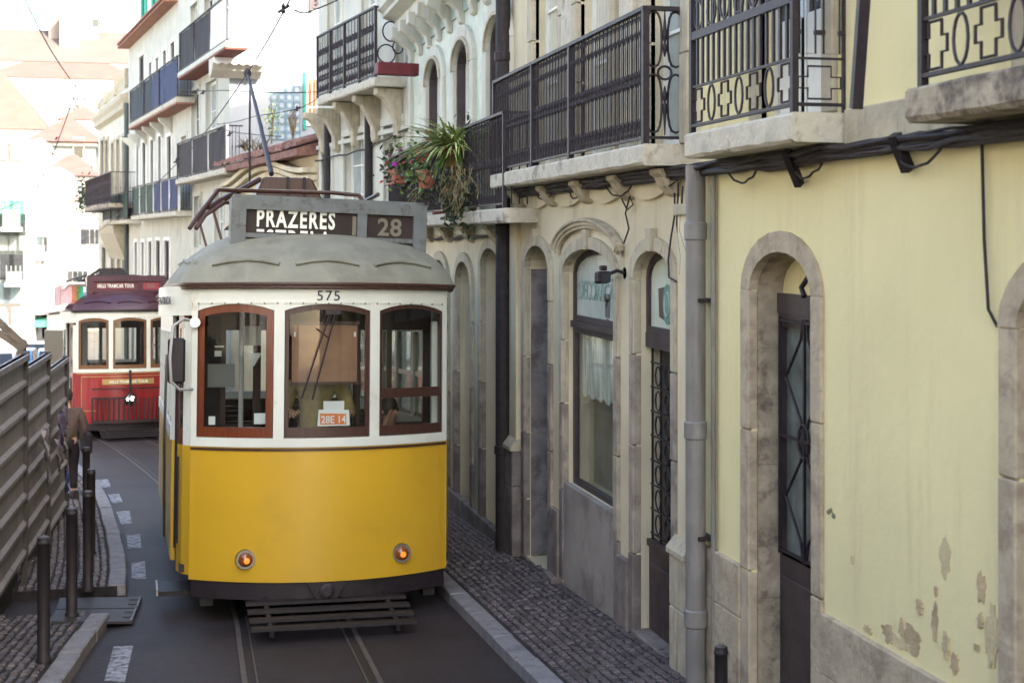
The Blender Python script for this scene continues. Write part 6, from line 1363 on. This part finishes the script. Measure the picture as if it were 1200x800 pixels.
# sunlit houses across the street, just outside the frame (their light and reflections reach the shop windows)
for y0, y1, X_, hgt, wm, lb in [(-16,2,-9.5,9,'hill_white','white sunlit house across the street, nearest of three reflected in the windows'),(2.1,17,-9.8,10.5,'hill_cream','cream sunlit house across the street, reflected in the shop window'),(17.1,34,-10.2,9,'hill_white','white sunlit house across the street beyond the cream one'),(34.1,92,-12.0,12,'hill_white','long white sunlit house across the street, seen only as bright reflections in the shop window')]:
    t = thing('street_house', lb, 'house', (X_,(y0+y1)/2,zg((y0+y1)/2)), (0,0,rad(-90)), 'sunlit houses across the street'); w_ = y1-y0; fr_t = Fr((0,0,0),0)
    cols = int(w_/2.6); hs = []
    for k in range(cols):
        u = -w_/2+w_*(k+.5)/cols
        for z, h_ in ((.1,2.5),(3.9,2.2),(7.0,1.9)): hs.append((u-.55,u+.55,z,z+h_,0))
    MB().holed([(-w_/2,-2.5),(w_/2,-2.5),(w_/2,hgt),(-w_/2,hgt)], [arch(*a) for a in hs], 0, .25, -8).build('wall', M[wm], t)
    for a in hs: sash(t, 'window', a, -.2, .08, 'white_paint', 'dark_glass', (.5,), ())
    for z in (3.6,hgt-.4): MB().box(-w_/2,w_/2,-.02,.22,z,z+.18).build('string_course', M['hill_white'], t)
# ================================================================== overhead wires
def wire(label, pts, r_=.012, extra=None):
    c = pts[0]; t = thing('overhead_wire', label, 'wire', c, group='overhead wires above the street')
    ps = []
    for a, b in zip(pts, pts[1:]):
        L = (b-a).length
        for k in range(6): q = a.lerp(b,k/6); q = q-Vector((0,0,.012*L*math.sin(math.pi*k/6)*.6)); ps.append(q-c)
    ps.append(pts[-1]-c); MB().tube(ps, r_, 5).build('wire', M['cable'], t, smooth=60)
    for e in (extra or []): MB().lathe([(.012,-.06),(.028,-.04),(.016,-.01),(.028,.02),(.016,.04),(.006,.06)], e-c, n=8).bar(e-c-Vector((.06,0,.05)), e-c+Vector((.07,0,.035)), .02, .03).build('insulator', M['iron'], t)
    return t
P = lambda x, y, Y: atY(x,y,Y)
wire('trolley wire running from above the camera past the trolley pole head down the street', [P(560,-330,9),P(345,-10,16),P(291,84,20.5),P(228,170,27),P(150,240,40),P(90,285,60)], .009, [P(332,10,16.6),P(207,188,30)])
wire('span wire crossing from the blue balcony to the white gable', [P(205,104,38),P(262,106,33),P(372,108,29)], .010, [P(238,108,35)])
wire('span wire sagging from the draped balcony to the low house wall', [P(254,146,35),P(300,136,31),P(352,127,29),P(374,115,28.5)], .009, [P(348,127,29)])
wire('span wire from the far left hillside to its dangling hanger', [P(20,-20,40),P(33,8,40),P(60,60,44),P(88,101,48)], .018, [P(88,101,48)])
wire('thin wire hanging from the hanger down across the pale houses', [P(88,101,48),P(85,118,48),P(66,170,50),P(40,228,52),P(-10,250,54)], .016, [P(66,162,50)])
wire('span wire holding the trolley wire to the ironwork balcony house', [P(345,12,16.6),P(362,14,20),P(400,-2,21)], .010)
wire('thin drop wire along the tile edge of the low house', [P(255,150,33),P(292,157,30),P(330,160,29)], .008, [P(269,157,32)])
t = thing('drop_cable', 'thin dark vertical cable hanging beside the trolley pole', 'cable', P(293,100,29)); MB().tube([(0,0,0),P(292.5,160,29)-P(293,100,29),P(292.5,215,29)-P(293,100,29)], .022, 5).build('cable', M['cable'], t)
# ================================================================== last: loose pairs become two parts each; leaf masses and rivet rows are stuff
def split_pair(o):
    me = o.data; bm = bmesh.new(); bm.from_mesh(me); seen = set(); groups = []
    for v in bm.verts:
        if v in seen: continue
        st = [v]; g_ = set()
        while st:
            q = st.pop()
            if q in g_: continue
            g_.add(q); st += [e.other_vert(q) for e in q.link_edges]
        seen |= g_; groups.append({q.index for q in g_})
    bm.free()
    if len(groups) < 2: return
    for g_ in groups[1:]:
        b = bmesh.new(); b.from_mesh(me); b.verts.ensure_lookup_table(); bmesh.ops.delete(b, geom=[q for q in b.verts if q.index not in g_], context='VERTS')
        m2 = bpy.data.meshes.new(me.name); b.to_mesh(m2); b.free()
        for x in me.materials: m2.materials.append(x)
        c = o.copy(); c.data = m2; COL.objects.link(c)
    b = bmesh.new(); b.from_mesh(me); bmesh.ops.delete(b, geom=[q for q in b.verts if q.index not in groups[0]], context='VERTS'); b.to_mesh(me); b.free()
for o in list(SC.objects):
    if o.type != 'MESH': continue
    nm = o.name.split('.')[0]
    if nm in ('handrail','gate_rail','blind_rail','finial') and o.data.users == 1: split_pair(o)
    if nm in ('foliage','drooping_foliage','dry_leaves','flowers','purple_flowers','red_flowers','rivets'): o['kind'] = 'stuff'
